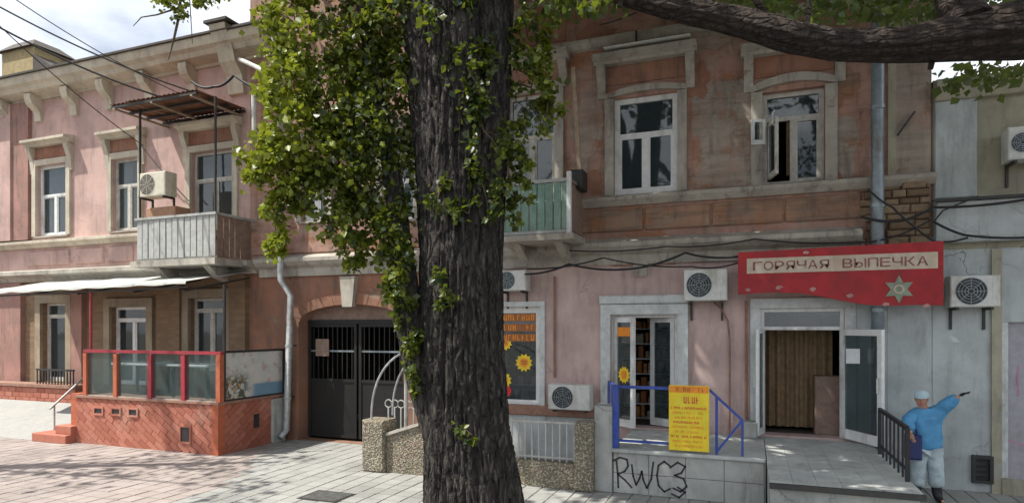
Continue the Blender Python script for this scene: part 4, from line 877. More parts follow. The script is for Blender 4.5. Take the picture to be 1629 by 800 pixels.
# bakery door s3
sr = [s3[0], s3[1], s3[2], s3[3]]
surround(RB, sr, 0.17, 'door_trim', 0.06)
M().box(s3[1] + 0.175, FX(1410), -0.05, 0.01, 0.0, FZ(1380, 470)).build('door_side_panel', 'plaster_pale', RB)
ztr = FZ(1275, 522)
m = frame_rect(M(), s3, 0.06, 0.05, 0.13, False); m.box(s3[0] + 0.06, s3[1] - 0.06, 0.05, 0.13, ztr - 0.03, ztr + 0.03)
df = m.build('door_frame', 'white_frame', RB); M().box(s3[0] + 0.06, s3[1] - 0.06, 0.08, 0.09, ztr + 0.03, s3[3] - 0.06).build('transom_pane', 'glass', df)
dw = (s3[1] - s3[0]) / 2
door_leaf(RB, 'open_door', (s3[1] - 0.04, 0.02), R(-62), 1.0, s3[2] + 0.03, ztr - 0.02, 'white_frame', 0.10)
o, h, d, nr = door_leaf(RB, 'open_door', (s3[0] + 0.05, 0.02), R(-105), 0.42, s3[2] + 0.03, ztr - 0.02, 'white_frame', 0.07)
q = pxrect(1345, 1368, 556, 575, -0.5); 
pp_ = F(1356, 566, -0.45); NOTE = M().box(pp_.x - 0.10, pp_.x + 0.10, pp_.y - 0.06, pp_.y - 0.056, pp_.z - 0.12, pp_.z + 0.12)
cu = empty('doorway_curtain', ((s3[0] + s3[1]) / 2, 0.75, 0.7), 'brown hanging curtain inside the bakery doorway', 'curtain')
n = 60; vs = []
for z in (0.78, ztr + 0.25):
    for k in range(n + 1): vs.append((s3[0] - 0.1 + (s3[1] - s3[0] + 0.0) * k / n, 0.75 + 0.05 * math.sin(k * 0.9) + 0.03 * math.sin(k * 2.3 + z), z))
M().add(vs, [(k, k + 1, n + 2 + k, n + 1 + k) for k in range(n)]).build('cloth', 'curtain_brown', cu, True)
M().tube([(s3[0] - 0.2, 0.75, ztr + 0.26), (s3[1] + 0.2, 0.75, ztr + 0.26)], 0.02, 8).build('curtain_rod', 'dark_metal', cu)
q = F(1280, 400); ct = M().bbox(s3[1] - 0.42, s3[1] + 0.3, 0.38, 0.68, 0.705, 1.75, 0.02).build('counter', 'slat_brown'); tag(ct, 'brown counter seen at the right inside the bakery doorway', 'counter')

# ------------------------------------------------------------------ bakery sign
def text_mesh(txt, size, width, name, mat, parent, loc, extr=0.004):
    cu_ = bpy.data.curves.new('t', 'FONT'); cu_.body = txt; cu_.size = size; cu_.extrude = extr; cu_.resolution_u = 3
    o = bpy.data.objects.new('t', cu_); COL.objects.link(o)
    dg = bpy.context.evaluated_depsgraph_get(); me = bpy.data.meshes.new_from_object(o.evaluated_get(dg)); bpy.data.objects.remove(o)
    a = np.array([v.co[:] for v in me.vertices]); a[:, 0] = (a[:, 0] - a[:, 0].min()) / (a[:, 0].max() - a[:, 0].min()) * width
    a[:, 1] -= a[:, 1].min()
    off = Vector(loc) - W[parent.name]
    for v, p_ in zip(me.vertices, a): v.co = (p_[0] + off.x, -p_[2] + off.y, p_[1] + off.z)
    me.materials.clear(); me.materials.append(MATS[mat]); me.update()
    o = bpy.data.objects.new(name, me); return link(o, parent)
sy = -0.55
sxa, sxb = FX(1174, sy), FX(1501, sy); sz1 = FZ(1338, 393, sy) + 0.0; sz0 = FZ(1200, 468, sy); sz2 = FZ(1490, 487, sy)
SG = empty('bakery_sign', ((sxa + sxb) / 2, sy, sz0), 'red signboard with cream lettered strip and star above the bakery door', 'sign')
n = 20; bot = []
for k in range(n + 1):
    f = k / n; s = 0.5 - 0.5 * math.cos(math.pi * min(1, max(0, (f - 0.3) / 0.5))); bot.append((sxa + (sxb - sxa) * f, sz0 + (sz2 - sz0) * s + 0.025 * math.sin(f * 9)))
M().prism(bot + [(sxb, sz1 + 0.03), (sxa, sz1 - 0.02)], sy, sy + 0.05).build('board', 'sign_red', SG)
stz0, stz1 = FZ(1340, 431, sy), FZ(1340, 406, sy); stxa, stxb = FX(1188, sy), FX(1492, sy)
M().box(stxa, stxb, sy - 0.006, sy - 0.001, stz0, stz1).build('lettered_strip', 'sign_cream', SG)
lw_ = stxb - stxa - 0.2; cw_ = lw_ / 15.2; lx_ = stxa + 0.1
for ch_ in 'ГОРЯЧАЯ ВЫПЕЧКА':
    if ch_ != ' ': text_mesh(ch_, 0.2, cw_ * (0.86 if ch_ != 'Ы' else 1.0), 'letter', 'sign_letter', SG, (lx_, sy - 0.009, stz0 + 0.05), 0.002)
    lx_ += cw_ * (1.0 if ch_ != 'Ы' else 1.15)
q = F(1430, 460, sy); n = 12
M().prism([(q.x + (0.22 if k % 2 == 0 else 0.115) * math.cos(2 * math.pi * k / n + math.pi / 2), q.z + (0.22 if k % 2 == 0 else 0.115) * math.sin(2 * math.pi * k / n + math.pi / 2)) for k in range(n)], sy - 0.012, sy - 0.001).build('star_emblem', 'sign_green', SG)
M().disc((q.x, q.z), 0.08, sy - 0.014, 6, 0.055).build('star_ring', 'sign_cream', SG)
for px_2, py_2 in ((1190, 461), (1240, 457), (1293, 460), (1353, 470), (1410, 484), (1475, 486), (1282, 402)):
    c2 = F(px_2, py_2, sy); n = 9; M().add([(c2.x + 0.045 * (1 + jig(0.5)) * math.cos(2 * math.pi * k / n), sy - 0.003, c2.z + 0.03 * (1 + jig(0.5)) * math.sin(2 * math.pi * k / n)) for k in range(n)], [tuple(range(n))]).build('paint_chip', 'sign_chip', SG)
for xx in (sxa + 0.3, (sxa + sxb) / 2, sxb - 0.3): M().box(xx - 0.02, xx + 0.02, sy + 0.051, 0.0, sz1 - 0.25, sz1 - 0.21).build('bracket', 'dark_metal', SG)

# ------------------------------------------------------------------ steps, platform, landing
py_ = -2.1; pz = 0.70; pxa, pxb = FX(946, py_), FX(1216, py_)
PF = empty('entrance_platform', ((pxa + pxb) / 2, py_ / 2, 0), 'pale concrete platform with black graffiti before the sunflower shop', 'platform')
M().box(pxa + 0.3, pxb + 0.02, py_ + 0.03, -0.125, 0, pz - 0.06).build('base_wall', 'concrete', PF)
nb = 4
for k in range(nb):
    for j in range(2):
        a = pxa + 0.3 + (pxb - pxa - 0.3) * k / nb; b_ = pxa + 0.3 + (pxb - pxa - 0.3) * (k + 1) / nb
        M().bbox(a + 0.004, b_ - 0.004, py_ - 0.004 * random.random(), py_ + 0.028, 0.004 + j * 0.32, 0.32 + j * 0.32 - 0.004, 0.004).build('facing_panel', 'concrete', PF)
M().bbox(pxa + 0.28, pxb + 0.02, py_ - 0.05, -0.125, pz - 0.058, pz, 0.012).build('top_slab', 'landing_tile', PF)
M().bbox(pxa, pxa + 0.285, py_ - 0.03, py_ + 0.32, 0, FZ(958, 645, py_), 0.015).build('end_pillar', 'concrete', PF)
# graffiti
def strokes(lines, x0, z0, s, wd2, y):
    m = M()
    for ln in lines:
        for (a, b2), (c_, d2) in zip(ln, ln[1:]):
            p0_ = Vector((x0 + a * s, 0, z0 + b2 * s)); p1_ = Vector((x0 + c_ * s, 0, z0 + d2 * s)); dd = (p1_ - p0_); dd.normalize(); nn_ = Vector((-dd.z, 0, dd.x)) * wd2 / 2; e = dd * wd2 * 0.35
            m.add([(p.x, y, p.z) for p in (p0_ - nn_ - e, p1_ - nn_ + e, p1_ + nn_ + e, p0_ + nn_ - e)], [(0, 1, 2, 3)])
    return m
gxa = FX(975, py_); gs = FX(1090, py_) - gxa
letters = [[(0.08, 0.0), (0.07, 0.2), (0.05, 0.38)], [(-0.02, 0.36), (0.1, 0.43), (0.2, 0.41), (0.22, 0.32), (0.17, 0.24), (0.07, 0.19)], [(0.07, 0.19), (0.17, 0.12), (0.27, 0.02)],
           [(0.27, 0.34), (0.29, 0.18), (0.33, 0.06), (0.38, 0.16), (0.41, 0.26)], [(0.41, 0.26), (0.43, 0.14), (0.48, 0.03), (0.54, 0.16), (0.57, 0.40)],
           [(0.80, 0.36), (0.72, 0.42), (0.64, 0.36), (0.62, 0.22), (0.64, 0.08), (0.72, 0.0), (0.80, 0.05)],
           [(0.80, 0.34), (0.90, 0.42), (1.0, 0.37), (0.95, 0.28), (0.86, 0.24)], [(0.86, 0.24), (0.98, 0.2), (1.02, 0.1), (0.94, 0.02), (0.84, 0.06)], [(0.9, 0.08), (1.0, 0.02), (0.92, -0.06), (0.82, -0.02)]]
gr_ = strokes(letters, gxa, FZ(1030, 779, py_), gs, 0.027, py_ - 0.007).build('graffiti', 'spray', PF)
# landing
ly = -3.55; lxa, lxb = FX(1236, ly) - 0.02, 1.86; lz_ = 0.70
LD = empty('bakery_landing', ((lxa + lxb) / 2, ly / 2, 0), 'pale tiled landing with step in front of the bakery door', 'landing')
M().box(pxb + 0.04, lxb - 0.03, ly + 0.04, -0.125, 0, lz_ - 0.072).build('base', 'concrete', LD)
nx_, ny_ = 6, 8
for i in range(nx_):
    for j in range(ny_):
        a = pxb + 0.03 + (lxb - pxb - 0.03) * i / nx_; b_ = pxb + 0.03 + (lxb - pxb - 0.03) * (i + 1) / nx_; c_ = ly + (-0.125 - ly) * j / ny_; d2 = ly + (-0.125 - ly) * (j + 1) / ny_
        M().box(a + 0.002, b_ - 0.002, c_ + 0.002, d2 - 0.002, lz_ - 0.07, lz_ + jig(0.002)).build('tile', 'landing_tile', LD)
M().box(pxb + 0.03, lxb + 0.02, ly - 0.05, ly - 0.002, lz_ - 0.08, lz_ - 0.012).build('nosing', 'dark_metal', LD)
M().box(pxb + 0.0, lxb + 0.3, ly - 0.40, ly - 0.06, 0, 0.35).build('step', 'concrete', LD)
# small bollard block by the landing
q = F(1195, 690, -0.25); o = M().bbox(q.x - 0.12, q.x + 0.1, -0.42, -0.13, pz + 0.003, pz + 0.28, 0.02).build('stone_block', 'concrete'); tag(o, 'small pale stone block on the platform left of the bakery door', 'block')

# blue railing
ry = py_ + 0.06; BR = empty('blue_railing', (FX(1080, ry), ry, pz), 'blue painted metal railing on the shop platform', 'railing')
def bp(x, y): return F(x, y, ry)
zt_ = FZ(1050, 614, ry)
X0, X1, X2, X3 = FX(979, ry), FX(1140, ry), FX(1166, ry), FX(1181, ry)
M().box(X0 - 0.055, X0 + 0.055, ry - 0.05, ry + 0.05, pz, zt_).build('main_post', 'blue_paint', BR)
M().box(X0 + 0.057, FX(1128, ry), ry - 0.02, ry + 0.02, zt_ - 0.05, zt_ - 0.005).build('top_rail', 'blue_paint', BR)
M().box(X0 + 0.057, FX(1128, ry), ry - 0.015, ry + 0.015, pz + 0.10, pz + 0.14).build('bottom_rail', 'blue_paint', BR)
M().bar((FX(1128, ry), ry, zt_ - 0.028), (X3, ry, FZ(1180, 668, ry)), 0.036).build('sloping_rail', 'blue_paint', BR)
M().bar((X3, ry, FZ(1180, 668, ry)), (X1, ry, pz + 0.04), 0.034).build('brace', 'blue_paint', BR)
M().box(X1 - 0.02, X1 + 0.02, ry - 0.02, ry + 0.02, pz, zt_ - 0.13).build('post', 'blue_paint', BR)
M().box(X3 - 0.018, X3 + 0.018, ry - 0.018, ry + 0.018, pz, FZ(1180, 668, ry)).build('post', 'blue_paint', BR)
M().bar((X0, ry + 0.052, zt_ - 0.03), (X0 - 0.3, ry + 0.9, zt_ - 0.03), 0.04).build('return_rail', 'blue_paint', BR)
M().bar((X0 - 0.3, ry + 0.9, pz), (X0 - 0.3, ry + 0.9, zt_ - 0.055), 0.04).build('post', 'blue_paint', BR)
# yellow board
ya, yb3 = FX(1064, ry - 0.1), FX(1128, ry - 0.1); za, zb = FZ(1095, 717, ry - 0.1), FZ(1095, 613, ry - 0.1); yy = ry - 0.1
YB = empty('yellow_board', ((ya + yb3) / 2, yy, za), 'yellow notice board with red print hung on the blue railing', 'sign')
M().bbox(ya, yb3, yy, yy + 0.03, za, zb, 0.005).build('board', 'board_yellow', YB)
M().box(ya + 0.01, yb3 - 0.01, yy - 0.003, yy - 0.001, zb - 0.11, zb - 0.01).build('header_bar', 'print_orange', YB)
wid = yb3 - ya
glyph_row(YB, ya + 0.05, yb3 - 0.05, zb - 0.09, zb - 0.035, yy - 0.005, 'print_brown', 9, 31)
glyph_row(YB, ya + 0.16, yb3 - 0.13, zb - 0.27, zb - 0.17, yy - 0.003, 'print_red', 5, 32)
for k in range(9):
    z = zb - 0.36 - k * 0.072; ind = 0.03 + 0.03 * (k % 3); glyph_row(YB, ya + ind, yb3 - ind - 0.03 * (k % 2), z, z + 0.036, yy - 0.003, 'print_orange' if k % 3 else 'print_red', 13, 40 + k)
for xx in (ya + 0.1, yb3 - 0.1): M().box(xx - 0.015, xx + 0.015, yy + 0.031, ry + 0.03, zt_ - 0.003, zt_ + 0.01).build('hook', 'dark_metal', YB)

# black railing by landing
kx = 1.82; KR = empty('black_railing', (kx, -1.5, lz_), 'black iron railing on the right side of the bakery landing', 'railing')
ya_, yb_ = -1.15, -2.95; zr = FZ(1402, 658, ya_)
zr2 = lz_ + 0.68
M().bar((kx, ya_, zr2), (kx, yb_, zr2 - 0.02), 0.045, 0.05).build('top_rail', 'black_rail', KR)
M().bar((kx, ya_, lz_ + 0.14), (kx, yb_, lz_ + 0.14), 0.03).build('bottom_rail', 'black_rail', KR)
for k in range(8): yq = ya_ + (yb_ - ya_) * k / 7; wd3 = 0.024 if k in (0, 7) else 0.011; M().box(kx - wd3, kx + wd3, yq - wd3, yq + wd3, lz_, zr2 - 0.025).build('baluster', 'black_rail', KR)

# ------------------------------------------------------------------ basement stair enclosure (pebbledash)
ey = -2.25
e0, e1 = FX(576, ey), FX(611, ey); e2, e3 = FX(914, ey), FX(944, ey); et = FZ(592, 668, ey); et2 = FZ(928, 672, ey)
EN = empty('pebbledash_wall', ((e0 + e3) / 2, ey, 0), 'low pebbledash wall with end posts around the basement stair', 'wall')
M().bbox(e0, e1, ey - 0.02, ey + 0.42, 0, et, 0.03).build('post', 'pebbledash', EN); M().bbox(e2, e3, ey - 0.02, ey + 0.36, 0, et2, 0.03).build('post', 'pebbledash', EN)
wtop = FZ(860, 735, ey)
M().box(e1 + 0.9, e2 - 0.003, ey + 0.06, ey + 0.26, 0, wtop).build('low_wall', 'pebbledash', EN)
M().add([(x, y, z) for y in (ey + 0.08, ey + 0.3) for x, z in ((e1 + 0.003, 0), (e1 + 0.9, 0), (e1 + 0.9, FZ(680, 672, ey)), (e1 + 0.003, FZ(612, 694, ey)))], [(0, 1, 2, 3), (7, 6, 5, 4), (0, 4, 5, 1), (1, 5, 6, 2), (2, 6, 7, 3), (3, 7, 4, 0)]).build('side_wall', 'pebbledash', EN)
M().add([(x, y, z) for y in (ey + 0.04, ey + 0.34) for x, z in ((e1 + 0.003, FZ(612, 694, ey) + 0.002), (e1 + 0.9, FZ(680, 672, ey) + 0.002), (e1 + 0.9, FZ(680, 672, ey) + 0.06), (e1 + 0.003, FZ(612, 694, ey) + 0.06))], [(0, 1, 2, 3), (7, 6, 5, 4), (0, 4, 5, 1), (1, 5, 6, 2), (2, 6, 7, 3), (3, 7, 4, 0)]).build('coping', 'trim_aged', EN)
PK = empty('picket_railing', ((e1 + e2) / 2, ey + 0.16, wtop), 'row of thin white iron pickets above the pebbledash wall', 'railing')
M().box(e1 + 0.9, e2 - 0.003, ey + 0.14, ey + 0.18, et2 - 0.06, et2 - 0.03).build('top_rail', 'white_iron', PK); M().box(e1 + 0.9, e2 - 0.003, ey + 0.145, ey + 0.175, wtop + 0.05, wtop + 0.075).build('bottom_rail', 'white_iron', PK)
npk = 22
for k in range(npk):
    xx = e1 + 0.95 + (e2 - e1 - 1.0) * k / (npk - 1); M().box(xx - 0.011, xx + 0.011, ey + 0.149, ey + 0.171, wtop, et2 - 0.03 if k % 2 else et2 + 0.0).build('picket', 'white_iron', PK)
AR = empty('arched_canopy_frame', (e0 + 1.0, ey + 0.8, et), 'pair of bent pale pipes arching over the basement stair', 'pipe frame')
xe = e0 + 0.12
for k, yv in enumerate((ey + 0.12, ey + 0.85)):
    pts = []
    for i in range(25): a = math.pi * i / 24; pts.append((xe + 1.02 - 1.02 * math.cos(a), yv, et - 0.02 + 1.32 * math.sin(a) ** 0.85 if 0 < i < 24 else et - 0.02))
    M().tube(pts, 0.02, 8).build('bent_pipe', 'pipe_old', AR)
SC = empty('scroll_railing', (FX(640, -1.4), -1.4, 0), 'pale scrolled iron railing between the pebbledash post and trunk', 'railing')
sx_0, sx_1 = FX(618, -1.4), FX(700, -1.4); sz_ = FZ(640, 640, -1.4)
m = M(); m.box(sx_0, sx_1, -1.42, -1.38, 0.62, 0.65); m.build('bottom_rail', 'white_iron', SC)
for k in range(9):
    xx = sx_0 + (sx_1 - sx_0) * k / 8; M().box(xx - 0.012, xx + 0.012, -1.412, -1.388, 0.0, sz_ - 0.1).build('picket', 'white_iron', SC)
    pts = [(xx + 0.075 * math.cos(a), -1.4, sz_ - 0.03 + 0.075 * math.sin(a)) for a in [2 * math.pi * i / 14 for i in range(15)]]; M().tube(pts, 0.012, 5).build('scroll', 'white_iron', SC)
M().tube([(FX(646, -1.4), -1.4, 0.65), (FX(646, -1.4), -1.4, FZ(646, 592, -1.4))], 0.035, 8).build('finial_post', 'white_iron', SC)

# ------------------------------------------------------------------ green balcony
gy_ = -1.05; gb0, gb1 = FX(792, gy_), FX(906, gy_); gz0, gz1 = FZ(860, 372, gy_), FZ(860, 284, gy_)
GB = empty('green_balcony', ((gb0 + gb1) / 2, gy_ / 2, gz0), 'green boarded balcony with pale peeling frame right of the trunk', 'balcony')
M().box(gb0 - 0.08, gb1 + 0.1, gy_ - 0.1, -0.31, gz0 - 0.13, gz0 - 0.02).build('slab', 'trim_aged', GB)
nb = 9
for k in range(nb): a = gb0 + (gb1 - gb0) * k / nb; M().bbox(a + 0.01, a + (gb1 - gb0) / nb - 0.008, gy_ + jig(0.005), gy_ + 0.022, gz0 + 0.06, gz1 - 0.1, 0.006).build('board', 'slat_green', GB)
for k in range(5): y0 = gy_ + 0.07 + k * 0.18; M().box(gb1 - 0.02, gb1, y0, y0 + 0.165, gz0 + 0.06, gz1 - 0.1).build('board', 'slat_brown', GB)
for za, zb in ((gz1 - 0.09, gz1 - 0.03), (gz0, gz0 + 0.055)): M().box(gb0 - 0.02, gb1 - 0.05, gy_ - 0.025, gy_ + 0.04, za, zb).build('rail', 'slat_grey', GB)
M().box(gb1 - 0.048, gb1 + 0.03, gy_ - 0.03, gy_ + 0.05, gz0 - 0.015, gz1 + 0.08).build('corner_post', 'white_frame', GB)
M().box(gb1 - 0.04, gb1 + 0.025, gy_ + 0.052, -0.02, gz1 - 0.09, gz1 - 0.03).build('side_rail', 'slat_brown', GB)
for xx in (gb0 + 0.2, gb1 - 0.35): M().add([(a, yy2, zz2) for a in (xx, xx + 0.16) for yy2, zz2 in ((-0.31, gz0 - 0.135), (-0.31, gz0 - 0.42), (-0.9, gz0 - 0.135))], [(0, 1, 2), (5, 4, 3), (0, 3, 4, 1), (1, 4, 5, 2), (2, 5, 3, 0)]).build('bracket', 'trim_aged', GB)
pl = M(); a, b_ = F(912, 108, -0.9), F(922, 270, -0.9); pl.bar(a, b_, 0.07, 0.05)
o = pl.build('wooden_pole', 'wood_old'); tag(o, 'weathered pale wooden pole standing beside the green balcony', 'pole')
q = F(920, 290, -0.5); o = M().bbox(q.x - 0.16, q.x + 0.1, -0.62, -0.2, q.z - 0.14, q.z + 0.22, 0.03).build('planter_box', 'dark_metal'); tag(o, 'dark box fixed on the wall right of the green balcony', 'box')

# ------------------------------------------------------------------ AC units on right facades
ac_px(1088, 1157, 428, 478, 0.3, 'white air conditioner unit above the wall between the two shop doors')
ac_px(790, 836, 430, 462, 0.28, 'white air conditioner unit partly behind the trunk above the shop window')
q = pxrect(872, 938, 612, 652, -0.45); air_conditioner(q[0], q[1], q[2], q[3], -0.15, 0.3, 'grey white air conditioner unit on the ledge beside the sunflower window')
# neighbour building
NX1 = 14.0; zN = FZ(1560, 132); zb0, zb1 = FZ(1560, 384, -0.1), FZ(1560, 322, -0.1)
NB = empty('yellow_building', ((XR + NX1) / 2, 0, 0), 'low yellow plastered building with pale blue band at the right edge', 'building')
dr = pxrect(1592, 1700, 512, 760); dr[2] = 0.25
m = M(); wall(m, XR + 0.01, NX1, zb0 - 0.1, zN, []); m.build('upper_wall', 'plaster_yellow', NB)
m = M(); wall(m, XR + 0.01, NX1, 0, zb0 - 0.103, [dr]); m.build('lower_wall', 'plaster_pale', NB)
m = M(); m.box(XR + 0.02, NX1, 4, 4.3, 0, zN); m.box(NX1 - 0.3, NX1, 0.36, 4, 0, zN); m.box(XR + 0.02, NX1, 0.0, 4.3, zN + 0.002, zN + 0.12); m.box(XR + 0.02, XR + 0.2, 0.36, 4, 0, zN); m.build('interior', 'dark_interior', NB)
M().extr([(0.02, zb0), (-0.16, zb0), (-0.20, zb0 + 0.1), (-0.20, zb1 - 0.08), (-0.28, zb1), (0.02, zb1 + 0.1)], XR + 0.02, NX1).build('pale_band', 'plaster_pale', NB)
M().extr([(-0.2, zb1 + 0.03), (-0.31, zb1 + 0.01), (-0.31, zb1 + 0.06), (-0.2, zb1 + 0.08)], XR - 0.05, NX1).build('drip_edge', 'dark_metal', NB)
M().extr([(0.02, zN - 0.25), (-0.12, zN - 0.25), (-0.25, zN - 0.05), (-0.25, zN + 0.05), (0.02, zN + 0.1)], XR + 0.02, NX1).build('cornice', 'plaster_yellow', NB)
q = pxrect(1490, 1553, 158, 318); M().bbox(XR + 0.03, q[1], -0.06, 0.01, zb1 + 0.11, q[3], 0.015).build('pale_panel', 'plaster_pale', NB)
q = pxrect(1576, 1592, 384, 780); M().box(q[0], q[1], -0.05, 0.01, 0.0, zb0 - 0.12).build('yellow_strip', 'plaster_yellow', NB)
M().box(FX(1592) , NX1, -0.07, 0.005, 0.0, 0.247).build('plinth', 'plaster_yellow', NB)
M().box(dr[0] + 0.002, dr[0] + 0.09, -0.02, 0.2, dr[2], dr[3] - 0.002).build('door_frame', 'door_trim', NB)
dl = M().box(dr[0] + 0.092, dr[1], 0.08, 0.13, dr[2] + 0.002, dr[3]).build('grey_door', 'door_grey', NB)
q = F(1612, 705, 0.075); M().add([(q.x - 0.1 + 0.03 * k, 0.076, q.z + 0.03 * math.sin(k * 0.7) + s * 0.02) for s in (0, 1) for k in range(9)], [(k, k + 1, 10 + k, 9 + k) for k in range(8)]).build('paint_mark', 'pink_mark', NB)
q = F(1620, 600, 0.075); M().add([(q.x - 0.02 + 0.012 * math.sin(k), 0.076, q.z - 0.3 + k * 0.06) for k in range(9)] + [(q.x + 0.004 + 0.012 * math.sin(k), 0.076, q.z - 0.3 + k * 0.06) for k in range(9)], [(k, 9 + k, 10 + k, k + 1) for k in range(8)]).build('paint_mark', 'pink_mark', NB)
q = pxrect(1546, 1580, 724, 768, -0.03); 
VB = empty('wall_vent', ((q[0] + q[1]) / 2, 0, q[2]), 'dark square vent low on the pale wall right of the person', 'vent')
frame_rect(M(), q, 0.05, -0.06, 0.0).build('frame', 'dark_metal', VB); M().box(q[0] + 0.05, q[1] - 0.05, -0.012, -0.004, q[2] + 0.05, q[3] - 0.05).build('backing', 'ac_dark', VB)
for k in range(4): z = q[2] + 0.08 + k * 0.085; M().box(q[0] + 0.05, q[1] - 0.05, -0.035, -0.015, z, z + 0.03).build('slat', 'gate_metal', VB)
ac_px(1512, 1592, 438, 488, 0.32, 'white air conditioner unit with dark fan beside the red sign', side_split=0.8)
ac_px(1604, 1668, 200, 252, 0.3, 'white air conditioner unit high on the yellow wall at right edge')

# ------------------------------------------------------------------ drain pipes
def drain(name, pts, rad, mat, label, clips):
    o = empty(name, pts[-1], label, 'drainpipe'); M().tube(pts, rad, 14).build('pipe', mat, o, True)
    for z in clips:
        for i in range(len(pts) - 1):
            a, b_ = Vector(pts[i]), Vector(pts[i + 1])
            if min(a.z, b_.z) <= z <= max(a.z, b_.z): c2 = a.lerp(b_, (z - a.z) / (b_.z - a.z)); M().tube([c2 - Vector((0, 0, 0.03)), c2 + Vector((0, 0, 0.03))], rad + 0.014, 14).build('collar', mat, o); M().box(c2.x - 0.015, c2.x + 0.015, c2.y + rad, 0.0, z - 0.015, z + 0.015).build('clip', 'dark_metal', o); break
    return o
px1 = FX(1396, -0.28)
drain('grey_drainpipe', [(px1, -0.28, 11.0), (px1, -0.28, 0.12)], 0.095, 'pipe_grey', 'thick grey drainpipe running down past the red bakery sign', (1.2, 2.9, 4.6, 6.2, 7.8))
q1 = FX(449, -0.25); q2 = FX(458, -0.25); q3 = FX(462, -0.25)
drain('old_drainpipe', [(q1, -0.7, ZC - 0.05), (q1, -0.30, ZC - 0.6), (q1, -0.30, FZ(452, 445, -.3)), (q3 + 0.05, -0.30, FZ(460, 470, -.3)), (q2, -0.30, 0.25), (q2, -0.5, 0.12)], 0.075, 'pipe_old', 'pale old drainpipe with a bend left of the arched gate', (1.0, 2.2, 5.0, 6.5, 8.0))
q = FX(437, -0.4); o = M().bbox(q - 0.14, q + 0.14, -0.62, -0.2, 0, 1.0, 0.03).build('concrete_bollard', 'concrete'); tag(o, 'grey concrete bollard between the terrace and the drainpipe', 'bollard')
for xp, ya2, yb2, lab in ((882, 440, 600, 'thin dark pipe on the wall right of the sunflower window'), (1187, 478, 690, 'thin brown pipe on the wall left of the bakery door')):
    a = F(xp, ya2, -0.04); b_ = F(xp, yb2, -0.04); o = M().tube([a, (a.x, a.y, b_.z)], 0.022, 8).build('wall_pipe', 'ledge_brown'); tag(o, lab, 'pipe')
a = F(1140, 480, -0.05); pts = [F(x, y, -0.05) for x, y in ((1135, 480), (1148, 492), (1158, 510), (1161, 540), (1163, 690))]; pts[-1].x = pts[-2].x
o = M().tube(pts, 0.016, 8).build('air_conditioner_pipe', 'ledge_brown'); tag(o, 'brown pipe bending down from the unit between the shop doors', 'pipe')

# ------------------------------------------------------------------ cables
def cable(pts, rad, label, sag=0.0, name='cable', steps=18, group='cables strung along the facades'):
    out = []
    for (a, b_) in zip(pts, pts[1:]):
        for k in range(steps): f = k / steps; p_ = Vector(a).lerp(Vector(b_), f); p_.z -= sag * 4 * f * (1 - f); out.append(p_)
    out.append(Vector(pts[-1])); o = M().tube(out, rad, 6).build(name, 'cable'); return tag(o, label, 'cable', group)
cable([F(x, y, -0.42) for x, y in ((835, 436), (905, 420), (1000, 428), (1090, 402), (1174, 408))], 0.022, 'black cable looping low across the wall toward the red sign', 0.05)
cable([F(x, y, -0.36) for x, y in ((838, 428), (960, 410), (1100, 424), (1180, 416))], 0.015, 'thin black cable above the door of the sunflower shop', 0.06)
cable([F(x, y, -0.36) for x, y in ((900, 398), (1060, 392), (1200, 380), (1390, 384), (1480, 350))], 0.014, 'thin black cable along the storey cornice above the red sign', 0.05)
cable([F(x, y, -0.40) for x, y in ((1370, 345), (1430, 352), (1484, 330), (1629, 318), (1700, 314))], 0.022, 'black cable along the top of the pale blue band', 0.03)
cable([F(x, y, -0.42) for x, y in ((1484, 352), (1535, 374), (1629, 378), (1700, 380))], 0.020, 'black cable along the bottom of the pale blue band', 0.02)
cable([F(x, y, -0.42) for x, y in ((1380, 300), (1420, 330), (1486, 384), (1540, 378))], 0.016, 'black cable crossing the exposed stones near the drainpipe', 0.03)
cable([F(1556, 312, -0.3), F(1500, 335, -0.3), F(1486, 352, -0.3)], 0.012, 'short slanting cable below the pale panel on yellow wall', 0.0)
cable([F(955, 40, -0.2), F(1013, 20, -0.2)], 0.012, 'short cable on the wall high above the hooded window', 0.02)
cable([F(1012, 50, -0.16), F(1012, 92, -0.16)], 0.02, 'short dark cable hanging to the hood of the right window', 0)
tgt = F(330, 168, -0.35)
OH = 'overhead wires at upper left'
for lab, s_, e_, rd, sg in (('thick overhead wire nearest the chimney at upper left', RAY(-120, -25, 13), F(292, 165, -0.7), 0.022, 0.25), ('upper overhead wire crossing the sky at upper left', RAY(-100, -45, 12.5), F(318, 150, -0.7), 0.017, 0.2),
                            ('thin overhead wire passing right of the chimney down to the wall', RAY(-70, -25, 13), F(228, 232, -0.2), 0.011, 0.15), ('thin overhead wire ending by the balcony canopy', RAY(-60, -60, 12), F(360, 180, -0.4), 0.010, 0.25)):
    cable([s_, e_], rd, lab, sg, 'overhead_wire', 30, OH)
cable([F(305, 130, -0.6), F(340, 138, -0.6), F(372, 120, -0.6), F(440, 150, -0.5)], 0.03, 'tangled dark wire bundle under the cornice by the end console', 0.08)
cable([F(225, 232, -0.2), F(300, 320, -0.15)], 0.014, 'thin cable slanting down to the left balcony', 0.03)
o = M().tube([F(382, 95, -0.4), F(425, 115, -0.9)], 0.05, 10).build('flag_holder', 'ac_white'); tag(o, 'short white pipe sticking out under the left cornice', 'pipe')
o = M().tube([F(404, 150, -0.3), F(405, 215, -0.3)], 0.06, 10).build('white_pipe', 'ac_white'); tag(o, 'short white vertical pipe at the left foliage edge', 'pipe')

